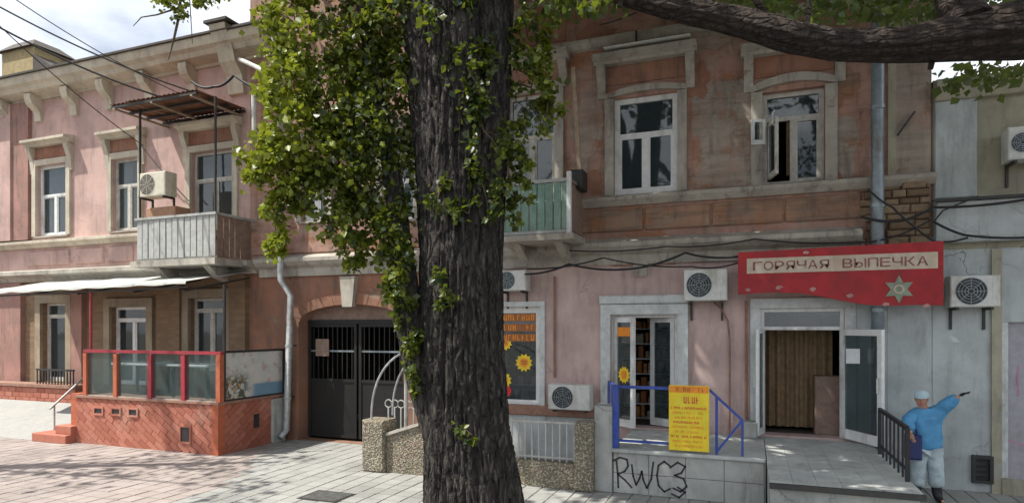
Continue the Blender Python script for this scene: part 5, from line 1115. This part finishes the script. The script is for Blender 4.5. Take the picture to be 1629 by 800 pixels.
# ------------------------------------------------------------------ leaves
def leaf_mesh(name, P, size, mat, parent, up=0.3, spread=1.0, tone=None, elong=1.0):
    n = len(P); nrm = rng.normal(size=(n, 3)) * spread; nrm[:, 2] += up * 2; nrm /= np.linalg.norm(nrm, axis=1)[:, None]
    t = rng.normal(size=(n, 3)); t[:, 2] -= 0.5; t -= (t * nrm).sum(1)[:, None] * nrm; t /= np.linalg.norm(t, axis=1)[:, None]; s = np.cross(nrm, t)
    sz = (size * rng.uniform(0.45, 1.5, n))[:, None]
    b = P; tip = P + t * sz * elong + nrm * sz * -0.12; l = P + t * sz * 0.45 * elong + s * sz * 0.42 + nrm * sz * 0.1; r = P + t * sz * 0.45 * elong - s * sz * 0.42 + nrm * sz * 0.1
    V = np.stack([b, l, tip, r], 1).reshape(-1, 3) - np.array(W[parent.name])
    me = bpy.data.meshes.new(name); me.vertices.add(4 * n); me.vertices.foreach_set('co', V.ravel())
    k = np.arange(n) * 4; tri = np.stack([k, k + 2, k + 1, k, k + 3, k + 2], 1).reshape(-1)
    me.loops.add(6 * n); me.loops.foreach_set('vertex_index', tri.astype(np.int32)); me.polygons.add(2 * n); me.polygons.foreach_set('loop_start', (np.arange(2 * n) * 3).astype(np.int32)); me.polygons.foreach_set('loop_total', np.full(2 * n, 3, np.int32))
    me.update(calc_edges=True); at = me.attributes.new('tone', 'FLOAT', 'POINT')
    tv = rng.uniform(0, 1, n) if tone is None else np.clip(tone + rng.normal(0, 0.22, n), 0, 1); at.data.foreach_set('value', np.repeat(tv, 4).astype(np.float32))
    me.materials.append(MATS[mat]); o = bpy.data.objects.new(name, me); return link(o, parent)
def trunk_mesh(path, rads, segs, ridges, amp, name, mat, parent, seed=0, dens=14):
    pts = []; rr = []
    for i in range(len(path) - 1):
        for k in range(dens): f = k / dens; pts.append(Vector(path[i]).lerp(Vector(path[i + 1]), f)); rr.append(rads[i] * (1 - f) + rads[i + 1] * f)
    pts.append(Vector(path[-1])); rr.append(rads[-1])
    for _ in range(5):
        pts = [pts[0]] + [(pts[i - 1] + pts[i] * 2 + pts[i + 1]) / 4 for i in range(1, len(pts) - 1)] + [pts[-1]]
        rr = [rr[0]] + [(rr[i - 1] + rr[i] * 2 + rr[i + 1]) / 4 for i in range(1, len(rr) - 1)] + [rr[-1]]
    m = MB(); m.tube(pts, rr, segs, True)
    nr = len(pts)
    for i in range(nr):
        for k in range(segs):
            v = Vector(m.v[i * segs + k]); d_ = v - pts[i]; u = d_.normalized(); a = 2 * math.pi * k / segs; h = pts[i].z
            wz = 0.35 * mnoise.noise((math.cos(a) * 3, math.sin(a) * 3, h * 1.7 + seed)); nv = mnoise.fractal((math.cos(a + 0.22 * wz) * ridges, math.sin(a + 0.22 * wz) * ridges, h * 1.05 + wz + seed), 0.8, 2.1, 4) + 0.22 * max(0.0, 0.55 - abs(mnoise.noise((math.cos(a) * 4, math.sin(a) * 4, h * 4.2 + seed)) * 3)) ; big = mnoise.noise((math.cos(a) * 1.3, math.sin(a) * 1.3, h * 0.5 + seed * 3))
            m.v[i * segs + k] = tuple(v + u * (rr[i] * (amp * (1 - 2.2 * abs(nv)) + 0.09 * big)))
    return m.build(name, mat, parent, True)

# ------------------------------------------------------------------ the big tree
T = 7.0
BT = empty('street_tree', TREE, 'big old tree with dark furrowed trunk and leafy shoots in the middle', 'tree')
tp = [RAY(755, 905, T), RAY(753, 800, T), RAY(742, 690, T), RAY(736, 560, T), RAY(735, 400, T), RAY(735, 250, T), RAY(733, 100, T), RAY(729, -40, T)]
tp[0].z = -0.03
trunk_mesh(tp, [0.66, 0.52, 0.455, 0.44, 0.44, 0.47, 0.54, 0.585], 220, 7.5, 0.095, 'trunk', 'bark', BT, 2, 40)
topc = tp[-1]
la = [RAY(690, 60, T), RAY(672, -80, T), RAY(640, -300, T) + Vector((0, 0.3, 0)), RAY(560, -560, T) + Vector((0, 1.2, 0)), RAY(480, -800, T) + Vector((0, 2.0, 0))]
trunk_mesh(la, [0.33, 0.33, 0.27, 0.19, 0.08], 40, 4, 0.08, 'limb', 'bark', BT, 5, 10)
lb = [RAY(762, 40, T), RAY(772, -100, T), RAY(800, -330, T) + Vector((0, 0.4, 0)), RAY(900, -600, T) + Vector((0, 1.4, 0)), RAY(1010, -820, T) + Vector((0, 2.2, 0))]
trunk_mesh(lb, [0.36, 0.36, 0.29, 0.2, 0.08], 40, 4, 0.08, 'limb', 'bark', BT, 9, 10)
# ivy clad side stem on the left of the trunk
lc = [RAY(700, 690, T - 0.05), RAY(668, 600, T - 0.1), RAY(650, 500, T - 0.12), RAY(640, 420, T - 0.1), RAY(628, 300, T), RAY(600, 150, T), RAY(575, 10, T), RAY(560, -120, T)]
trunk_mesh(lc, [0.18, 0.16, 0.15, 0.13, 0.10, 0.08, 0.06, 0.05], 20, 3, 0.1, 'side_stem', 'bark', BT, 13, 8)
# leafy shoots: (px, py, rx_px, ry_px, depth offset, depth radius, count, tone, lighter where the left edge is sunlit)
clumps = [(470, 40, 62, 70, 0.0, .35, 900, .5), (560, 60, 80, 80, .1, .4, 1500, .3), (620, 40, 50, 70, .0, .4, 900, .25), (455, 130, 45, 60, -.15, .3, 800, .75), (520, 160, 70, 80, .1, .4, 1400, .4), (600, 170, 60, 90, 0, .4, 1300, .2),
          (470, 220, 60, 60, -.1, .35, 1000, .65), (440, 270, 55, 45, -.1, .3, 800, .65), (415, 250, 34, 40, -.1, .22, 350, .6), (540, 260, 75, 70, .1, .4, 1400, .35), (610, 290, 55, 80, 0, .35, 1200, .25), (500, 310, 60, 40, 0, .3, 600, .4),
          (440, 340, 24, 40, -.1, .18, 330, .75), (437, 390, 18, 28, -.1, .14, 170, .75), (560, 350, 45, 50, 0, .3, 600, .35), (620, 370, 42, 50, -.1, .25, 700, .3), (565, 400, 20, 26, 0, .15, 130, .5), (400, 270, 30, 18, -.1, .15, 130, .6),
          (640, 440, 28, 50, -.25, .18, 460, .25), (648, 520, 22, 50, -.25, .16, 330, .25), (662, 590, 18, 40, -.25, .15, 180, .25),
          (720, 40, 50, 60, -.55, .18, 500, .2), (750, 120, 50, 70, -.55, .18, 700, .2), (770, 210, 38, 70, -.5, .18, 560, .25), (770, 300, 30, 50, -.48, .16, 330, .3), (745, 340, 30, 40, -.5, .12, 200, .3), (700, 300, 22, 40, -.52, .1, 130, .3),
          (840, 60, 38, 60, -.2, .25, 420, .3), (874, 60, 16, 60, -.2, .15, 260, .45), (845, 140, 42, 50, -.2, .25, 520, .35), (870, 180, 24, 50, -.2, .18, 260, .45), (838, 220, 40, 45, -.2, .25, 420, .3), (835, 270, 34, 32, -.2, .2, 240, .35), (825, 320, 26, 22, -.2, .15, 120, .35), (815, 350, 14, 16, -.2, .12, 50, .4),
          (720, 470, 22, 20, -.52, .1, 70, .35), (688, 440, 16, 24, -.5, .1, 60, .35), (748, 690, 22, 16, -.55, .08, 70, .35), (700, 480, 14, 12, -.5, .08, 40, .4),
          (930, 10, 60, 18, -.6, .3, 200, .55), (480, -40, 90, 40, 0, .4, 900, .4), (620, -50, 90, 40, 0, .4, 900, .25), (840, -30, 60, 40, -.2, .3, 400, .3)]
PP = []; TT = []; twigs = MB(); tips = []
for (px, py, rx, ryy, dz, dr_, cnt, tn) in clumps:
    trunk_front = dz < -0.4; left_edge = px < 480
    cnt = int(cnt * (0.62 if trunk_front else (0.72 if px > 790 else (0.95 if left_edge else 1.15)))); tn = tn * 0.5 if trunk_front else (min(1, tn + 0.22) if left_edge else tn)  # sunlight on the left edge painted in as a lighter leaf tone
    nsub = max(3, int(cnt / 34)); sub = rng.normal(size=(nsub, 3)); sub /= np.maximum(np.linalg.norm(sub, axis=1)[:, None], 1e-6); sub *= (rng.uniform(0.25, 1.0, nsub) ** 0.5)[:, None]
    sub *= np.array([1.0, 1.0, 1.0]) * 1.08; own = rng.integers(0, nsub, cnt); loc = sub[own] * 0.95 + rng.normal(size=(cnt, 3)) * (0.07 + 0.16 * rng.random((cnt, 1)))
    for q in sub[:max(2, nsub // 3)]:
        c0_ = RAY(px, py, T + dz); c1_ = RAY(px + q[0] * rx, py + q[1] * ryy, T + dz + q[2] * dr_); twigs.tube([c0_, (c0_ + c1_) / 2 + Vector((0, 0, 0.03)), c1_], [0.009, 0.007, 0.003], 4, False)
    for q in loc:
        tt_ = T + dz + q[2] * dr_; PP.append(RAY(px + q[0] * rx, py + q[1] * ryy, tt_)[:]); TT.append(tn)
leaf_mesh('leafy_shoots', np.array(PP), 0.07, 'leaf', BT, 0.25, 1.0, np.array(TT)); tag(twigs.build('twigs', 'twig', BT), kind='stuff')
# hanging twig with leaves at upper left
hp = [RAY(285, -40, 7.5), RAY(287, 15, 7.5), RAY(280, 45, 7.5), RAY(272, 80, 7.5)]
hb = M().tube(hp, [0.02, 0.016, 0.012, 0.006], 6)
hb.tube([RAY(287, 12, 7.5), RAY(250, 24, 7.5), RAY(225, 28, 7.5), RAY(212, 42, 7.5)], [0.012, 0.009, 0.007, 0.004], 5); hb.tube([RAY(300, -30, 7.5), RAY(303, 20, 7.5), RAY(306, 70, 7.5)], [0.008, 0.006, 0.004], 5); hb.tube([RAY(287, 20, 7.5), RAY(278, 60, 7.5), RAY(268, 95, 7.5)], [0.012, 0.008, 0.005], 5)
hb.tube([RAY(285, -40, 7.5), RAY(420, -180, 7.3), RAY(600, -150, 7.1)], [0.02, 0.04, 0.06], 6); tag(hb.build('hanging_twigs', 'twig', BT), kind='stuff')
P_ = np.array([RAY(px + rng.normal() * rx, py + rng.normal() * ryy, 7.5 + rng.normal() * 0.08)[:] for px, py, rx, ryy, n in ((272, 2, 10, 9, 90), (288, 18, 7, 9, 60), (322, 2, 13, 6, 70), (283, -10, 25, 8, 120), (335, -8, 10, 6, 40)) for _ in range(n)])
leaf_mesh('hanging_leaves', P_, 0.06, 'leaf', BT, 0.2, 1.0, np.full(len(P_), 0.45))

GAPS = []
for px, py, z, ra_, rb_ in ((1030, 702, 0.7, 0.75, 0.35), (1180, 700, 0.7, 0.3, 0.3), (1235, 722, 0.7, 0.28, 1.0), (845, 780, 0, 0.5, 0.3), (1250, 760, 0.7, 0.4, 0.3)):
    q = G(px, py, z); q -= SUN * ((z - 0.5) / SUN.z); GAPS.append(('h', q.x, q.y, ra_, rb_))
for px, py, ra_, rb_ in ((822, 700, 0.32, 0.5), (1068, 290, 0.15, 0.35), (1205, 205, 0.3, 0.45), (1125, 565, 0.12, 0.5), (880, 330, 0.5, 0.8)):
    q = F(px, py); GAPS.append(('v', q.x, q.z, ra_, rb_))
def crown(parent, ctr, rad, nclump, per, size, name, ymax=-0.55, ymin=-99, xmin=-99, margin=0.25, seed=1, cs=0.75):
    r2_ = np.random.default_rng(seed); P = []; TT = []; cl = []
    tries = 0
    while len(cl) < nclump and tries < nclump * 30:
        tries += 1; q = r2_.normal(size=3); q /= np.linalg.norm(q); q *= r2_.uniform(0.35, 1.0) ** 0.6; c_ = np.array(ctr) + q * np.array(rad)
        if c_[1] > ymax or c_[1] < ymin or c_[0] < xmin: continue
        cl.append(c_)
    for c_ in cl:
        p_ = c_ + r2_.normal(size=(per, 3)) * np.array([cs, cs, cs * 0.6]) * r2_.uniform(0.6, 1.1)
        P.append(p_); TT.append(np.full(per, r2_.uniform(0.1, 0.8)))
    P = np.concatenate(P); TT = np.concatenate(TT)
    t = -P[:, 0] * ST + (P[:, 1] + DIST) * CT; rx = (P[:, 0] * CT + (P[:, 1] + DIST) * ST); px = CX + FPX * rx / np.maximum(t, 0.1)
    low = EYE + (HOR / FPX) * t + margin
    vis = (t > 0.3) & (px > -60) & (px < 1700)
    keep = (~vis | (P[:, 2] > low)) & (P[:, 1] < -0.4) & (P[:, 2] > 5.2)
    for (kind_, a_, b_2, ra_, rb_) in GAPS:       # openings in the crown that let sun flecks through
        if kind_ == 'h': q_ = P - np.array(SUN) * ((P[:, 2] - 0.5) / SUN.z)[:, None]; dd_ = ((q_[:, 0] - a_) / ra_) ** 2 + ((q_[:, 1] - b_2) / rb_) ** 2
        else: q_ = P - np.array(SUN) * (P[:, 1] / SUN.y)[:, None]; dd_ = ((q_[:, 0] - a_) / ra_) ** 2 + ((q_[:, 2] - b_2) / rb_) ** 2
        keep &= dd_ > 1
    return leaf_mesh(name, P[keep], size, 'leaf_high', parent, 0.5, 0.9, TT[keep]), cl
CRN, cls = crown(BT, (-3.6, -3.2, 11.6), (7.2, 3.4, 3.6), 210, 150, 0.2, 'crown', ymin=-6.4, seed=3)
lm = MB()
for c_ in cls[::3]:
    s_ = la[2].lerp(la[4], random.random()) if c_[0] < -3.2 else lb[2].lerp(lb[4], random.random()); e_ = Vector(c_); lm.tube([s_, s_.lerp(e_, 0.5) + Vector((0, 0, 0.4)), e_], [0.07, 0.045, 0.015], 5)
tag(lm.build('branches', 'bark', BT), kind='stuff')

# ------------------------------------------------------------------ second tree with the long low branch (trunk stands right of the view)
T2 = Vector((4.6, -6.1, 0)); B2 = empty('right_tree', T2, 'tree at the right whose long brown branch crosses the top', 'tree')
fork = Vector((4.5, -6.0, 6.1))
trunk_mesh([(4.6, -6.1, -0.03), (4.58, -6.1, 1.5), (4.55, -6.05, 4), fork, (4.3, -5.9, 8.5), (4.0, -5.6, 11)], [0.52, 0.42, 0.38, 0.38, 0.28, 0.1], 48, 4, 0.1, 'trunk', 'bark', B2, 21, 10)
def bt(x, y, t): return RAY(x, y, t)
lp = [fork - Vector((0, 0, 0.35)), bt(1800, 30, 5.9), bt(1629, 48, 6.0), bt(1560, 56, 6.1), bt(1440, 72, 6.2), bt(1330, 73, 6.3), bt(1250, 58, 6.3), bt(1180, 36, 6.4), bt(1100, 19, 6.5), bt(1040, 4, 6.6), bt(960, -20, 6.7), bt(860, -90, 6.8), bt(780, -200, 7.0)]
trunk_mesh(lp, [0.30, 0.27, 0.25, 0.215, 0.15, 0.135, 0.135, 0.128, 0.12, 0.115, 0.105, 0.08, 0.05], 40, 4, 0.16, 'low_branch', 'bark_branch', B2, 31, 12)
sb = [bt(1540, 40, 6.1), bt(1520, 0, 6.2), bt(1490, -80, 6.4), bt(1400, -260, 6.8)]; trunk_mesh(sb, [0.2, 0.16, 0.12, 0.05], 20, 3, 0.08, 'side_branch', 'bark_branch', B2, 37, 8)
m = M()
for a in ([bt(1283, 60, 6.3), bt(1285, 20, 6.3), bt(1290, -40, 6.3)], [bt(1490, 66, 6.2), bt(1480, 110, 6.2)], [bt(1000, -30, 6.6), bt(985, 12, 6.6)], [bt(1230, 40, 6.4), bt(1180, -30, 6.4)]): M().tube(a, [0.035, 0.028, 0.02][:len(a)], 6).build('stub', 'bark_branch', B2)
_, c2s = crown(B2, (3.2, -3.4, 11.0), (5.4, 3.2, 3.4), 130, 140, 0.2, 'crown', seed=8)
lm = MB()
for c_ in c2s[::4]:
    s_ = Vector((4.4, -6.0, random.uniform(6.5, 10))); e_ = Vector(c_); lm.tube([s_, s_.lerp(e_, 0.5) + Vector((0, 0, 0.4)), e_], [0.07, 0.045, 0.015], 5)
tag(lm.build('branches', 'bark_branch', B2), kind='stuff')
# tree on the left, outside the view, that flecks the left pavement with shade
B3 = empty('left_tree', (-18.0, -7.4, 0), 'tree beyond the left edge shading the pavement', 'tree')
trunk_mesh([(-18, -7.4, -0.03), (-18, -7.3, 3), (-17.8, -7.2, 6), (-17.4, -7.0, 9)], [0.4, 0.32, 0.26, 0.1], 28, 4, 0.1, 'trunk', 'bark', B3, 41, 8)
_, c3s = crown(B3, (-15.6, -6.6, 9.6), (3.4, 1.5, 1.5), 9, 60, 0.2, 'crown', seed=15, cs=0.55)
trunk_mesh([(-17.6, -7.1, 7.4), (-16.4, -6.6, 8.6), (-14.6, -5.7, 9.0), (-13.4, -5.1, 9.3)], [0.16, 0.13, 0.10, 0.04], 14, 3, 0.1, 'limb', 'bark', B3, 43, 8)
lm = MB()
for c_ in c3s[::2]:
    s_ = Vector((-17.5, -7.05, random.uniform(6.5, 8.8))); e_ = Vector(c_); lm.tube([s_, s_.lerp(e_, 0.5) + Vector((0, 0, 0.3)), e_], [0.06, 0.04, 0.015], 5)
tag(lm.build('branches', 'bark', B3), kind='stuff')
# leaves that hang into the picture round the branch
P_ = []; 
for px, py, rx, ryy, n in ((930, 6, 45, 10, 130), (880, 20, 20, 14, 60), (1160, 4, 40, 9, 120), (1270, 14, 45, 14, 200), (1360, 8, 45, 14, 200), (1420, 16, 30, 16, 130), (1480, 14, 22, 26, 120), (1500, 30, 14, 24, 70), (1600, 8, 40, 8, 90), (1560, 120, 26, 12, 90), (1610, 112, 22, 9, 70), (1520, 130, 16, 10, 40)):
    for _ in range(n): P_.append(RAY(px + rng.normal() * rx, py + rng.normal() * ryy, 7.4 + rng.normal() * 0.35)[:])
leaf_mesh('low_leaves', np.array(P_), 0.10, 'leaf_high', B2, 0.3, 1.0)

# ------------------------------------------------------------------ person by the railing
def skin_mesh(name, joints, bones, mat, parent, sub=2, root=0, fold=0.0):
    me = bpy.data.meshes.new(name); base = W[parent.name]
    me.from_pydata([tuple(Vector(j[0]) - base) for j in joints], bones, []); o = bpy.data.objects.new(name, me); COL.objects.link(o)
    md = o.modifiers.new('skin', 'SKIN'); sv = me.skin_vertices[0].data
    for k, j in enumerate(joints):
        rr = j[1]; sv[k].radius = rr if isinstance(rr, tuple) else (rr, rr); sv[k].use_root = (k == root)
    md.use_smooth_shade = True; s2_ = o.modifiers.new('sub', 'SUBSURF'); s2_.levels = sub; s2_.render_levels = sub
    bpy.context.view_layer.update(); dg = bpy.context.evaluated_depsgraph_get(); nm = bpy.data.meshes.new_from_object(o.evaluated_get(dg)); bpy.data.objects.remove(o)
    nm.materials.clear(); nm.materials.append(MATS[mat]); nm.polygons.foreach_set('use_smooth', [True] * len(nm.polygons))
    if fold:
        nm.update(); vn = [v.normal.copy() for v in nm.vertices]
        for v, n_ in zip(nm.vertices, vn): v.co += n_ * (fold * (mnoise.noise(v.co * 9) + 0.6 * mnoise.noise(Vector((v.co.x * 9, v.co.y * 9, v.co.z * 26)))))
    o2 = bpy.data.objects.new(name, nm); return link(o2, parent)
PY = -0.95
def J(x, y, dy=0.0): return F(x, y, PY + dy)
pb = J(1473, 795); pb.z = 0
PE = empty('person', pb, 'person in blue jacket and pale trousers pointing right beside black railing', 'person')
hipc = J(1474, 700); ls = J(1490, 655); rs = J(1455, 660); neck = J(1471, 652); hd = J(1466, 636, -0.03)
hipL = hipc + Vector((0.09, 0, -0.03)); hipR = hipc + Vector((-0.09, 0, -0.03))
knL = Vector((hipL.x + 0.02, PY - 0.04, 0.50)); knR = Vector((hipR.x - 0.02, PY - 0.02, 0.50)); anL = Vector((knL.x + 0.02, PY + 0.02, 0.09)); anR = Vector((knR.x - 0.03, PY, 0.09))
toL = anL + Vector((0.05, -0.17, -0.05)); toR = anR + Vector((-0.04, -0.17, -0.05))
elL = J(1511, 640, -0.10); wrL = J(1526, 629, -0.2); elR = J(1442, 668, -0.12); wrR = J(1449, 690, -0.28)
body = [(hipc, (0.13, 0.10)), (J(1475, 680), (0.13, 0.10)), (J(1473, 664), (0.15, 0.10)), (neck, 0.06), (hd + Vector((0, 0, -0.05)), 0.065), (hd, (0.085, 0.095)), (hd + Vector((0, 0, 0.09)), 0.07),
        (ls, 0.06), (elL, 0.045), (wrL, 0.032), (rs, 0.06), (elR, 0.045), (wrR, 0.032), (hipL, 0.085), (knL, 0.06), (anL, 0.045), (toL, 0.035), (hipR, 0.085), (knR, 0.06), (anR, 0.045), (toR, 0.035)]
bones = [(0, 1), (1, 2), (2, 3), (3, 4), (4, 5), (5, 6), (2, 7), (7, 8), (8, 9), (2, 10), (10, 11), (11, 12), (0, 13), (13, 14), (14, 15), (15, 16), (0, 17), (17, 18), (18, 19), (19, 20)]
skin_mesh('body', body, bones, 'skin', PE)
skin_mesh('jacket', [(hipc + Vector((0, 0, -0.19)), (0.225, 0.18)), (hipc + Vector((0, 0, 0.04)), (0.225, 0.175)), (J(1473, 674), (0.22, 0.165)), (J(1473, 662), (0.20, 0.14)), (neck + Vector((0, 0, 0.0)), 0.085), (ls, 0.115), (elL, 0.10), (wrL.lerp(elL, 0.1), 0.07), (rs, 0.115), (elR, 0.10), (wrR.lerp(elR, 0.1), 0.07)],
          [(0, 1), (1, 2), (2, 3), (3, 4), (3, 5), (5, 6), (6, 7), (3, 8), (8, 9), (9, 10)], 'jacket', PE, 3, fold=0.016)
skin_mesh('trousers', [(hipc + Vector((0, 0, 0.0)), (0.18, 0.14)), (hipL + Vector((0, 0, -0.08)), 0.13), (knL, 0.115), (knL.lerp(anL, 0.72), 0.115), (hipR + Vector((0, 0, -0.08)), 0.13), (knR, 0.115), (knR.lerp(anR, 0.72), 0.115)], [(0, 1), (1, 2), (2, 3), (0, 4), (4, 5), (5, 6)], 'trousers', PE, 3, fold=0.014)
for an, kn, to in ((anL, knL, toL), (anR, knR, toR)):
    skin_mesh('boot', [(an.lerp(kn, 0.6), 0.075), (an + Vector((0, 0, 0.02)), 0.07), (an + Vector((0, 0.03, -0.045)), 0.045), (an.lerp(to, 0.6) + Vector((0, 0, -0.01)), 0.05), (to, 0.042)], [(0, 1), (1, 2), (1, 3), (3, 4)], 'boots', PE)
# hands
def hand(wr, dirv, palm_n, name, point=False, mat='skin'):
    d_ = dirv.normalized(); n_ = palm_n.normalized(); s_ = d_.cross(n_).normalized(); js = [(wr, 0.028), (wr + d_ * 0.05, (0.036, 0.022)), (wr + d_ * 0.085, (0.038, 0.02))]; bs = [(0, 1), (1, 2)]
    for k, (off, ln) in enumerate(((-0.03, 0.068), (-0.01, 0.078), (0.01, 0.073), (0.03, 0.058))):
        cv = 0.15 if (point and k == 0) else 0.8; b0 = wr + d_ * 0.085 + s_ * off; b1 = b0 + d_ * ln * 0.5 - n_ * ln * 0.1 * cv; b2_ = b1 + (d_ * (0.5 if cv < 0.5 else 0.15) - n_ * 0.45 * cv) * ln
        i0 = len(js); js += [(b0, 0.011), (b1, 0.010), (b2_, 0.008)]; bs += [(2, i0), (i0, i0 + 1), (i0 + 1, i0 + 2)]
    i0 = len(js); t0 = wr + d_ * 0.03 - s_ * 0.035; js += [(t0, 0.014), (t0 + d_ * 0.035 - s_ * 0.02, 0.011), (t0 + d_ * 0.065 - s_ * 0.022 - n_ * 0.01, 0.009)]; bs += [(1, i0), (i0, i0 + 1), (i0 + 1, i0 + 2)]
    return skin_mesh(name, js, bs, mat, PE, 1)
hand(wrL, wrL - elL + Vector((0.05, 0, -0.02)), Vector((0, 0, 1)), 'hand', True, 'boots'); hand(wrR, wrR - elR, Vector((-1, 0, 0)), 'hand')
# head details: nose, ears, eyes, mouth, hair, cap
fd = Vector((-0.25, -1, -0.12)).normalized(); fr = fd.cross(Vector((0, 0, 1))).normalized(); fu = fr.cross(fd).normalized(); hc = hd + Vector((0, 0, 0.02))
def blob(name, c, r3, mat, n=10, k=8):
    m = M(); vs = [c + fu * r3[2]]; 
    for i in range(1, k):
        ph = math.pi * i / k
        for j in range(n): a = 2 * math.pi * j / n; vs.append(c + fr * (r3[0] * math.sin(ph) * math.cos(a)) + fd * (r3[1] * math.sin(ph) * math.sin(a)) + fu * (r3[2] * math.cos(ph)))
    vs.append(c - fu * r3[2]); fs = [(0, 1 + j, 1 + (j + 1) % n) for j in range(n)] + [(1 + i * n + j, 1 + (i + 1) * n + j, 1 + (i + 1) * n + (j + 1) % n, 1 + i * n + (j + 1) % n) for i in range(k - 2) for j in range(n)] + [(len(vs) - 1, 1 + (k - 2) * n + (j + 1) % n, 1 + (k - 2) * n + j) for j in range(n)]
    return m.add(vs, fs).build(name, mat, PE, True)
blob('face', hc + fd * 0.012, (0.078, 0.092, 0.11), 'skin', 16, 12)
blob('nose', hc + fd * 0.10 - fu * 0.012, (0.014, 0.022, 0.024), 'skin')
for s in (-1, 1): blob('ear', hc + fr * (0.08 * s) - fu * 0.005, (0.012, 0.022, 0.032), 'skin'); blob('eye', hc + fd * 0.088 + fr * (0.03 * s) + fu * 0.015, (0.012, 0.01, 0.007), 'hair')
blob('mouth', hc + fd * 0.096 - fu * 0.052, (0.024, 0.008, 0.006), 'print_red')
blob('hair', hc - fd * 0.022 + fu * 0.022, (0.088, 0.088, 0.10), 'hair', 16, 12)
m = M(); n = 20; vs = []
prof = [(0.0, 0.105), (0.05, 0.10), (0.085, 0.075), (0.098, 0.035), (0.10, 0.03)]
for rr, zz2 in prof:
    for j in range(n): a = 2 * math.pi * j / n; vs.append(hc + fu * (zz2 + 0.025) + fr * (rr * math.cos(a)) + fd * (rr * 1.08 * math.sin(a)))
m.add(vs, [(i * n + j, (i + 1) * n + j, (i + 1) * n + (j + 1) % n, i * n + (j + 1) % n) for i in range(len(prof) - 1) for j in range(n)])
vs = []
for rr, dz in ((0.098, 0.058), (0.19, 0.035)):
    for j in range(13): a = math.pi * j / 12; vs.append(hc + fu * dz + fr * (0.10 * math.cos(a) * (1 if rr < 0.15 else 0.95)) + fd * (rr * math.sin(a)))
m.add(vs, [(j, j + 1, 14 + j, 13 + j) for j in range(12)]); m.build('cap', 'cap', PE, True)
sh = M(); q0 = J(1453, 700, -0.2); o = sh.bbox(q0.x - 0.10, q0.x + 0.10, q0.y - 0.09, q0.y + 0.09, q0.z - 0.28, q0.z + 0.08, 0.03).tube([(q0.x - 0.05, q0.y, q0.z + 0.07), (q0.x - 0.04, q0.y, q0.z + 0.16), (q0.x + 0.04, q0.y, q0.z + 0.16), (q0.x + 0.05, q0.y, q0.z + 0.07)], 0.012, 6).build('shoulder_bag', 'bag'); tag(o, 'dark blue bag carried at the side of the pointing person', 'bag')
# paper notice on the opened bakery door
nt_ = NOTE.build('paper_notice', 'curtain_white'); tag(nt_, 'small white paper notice on the opened bakery door glass', 'notice')
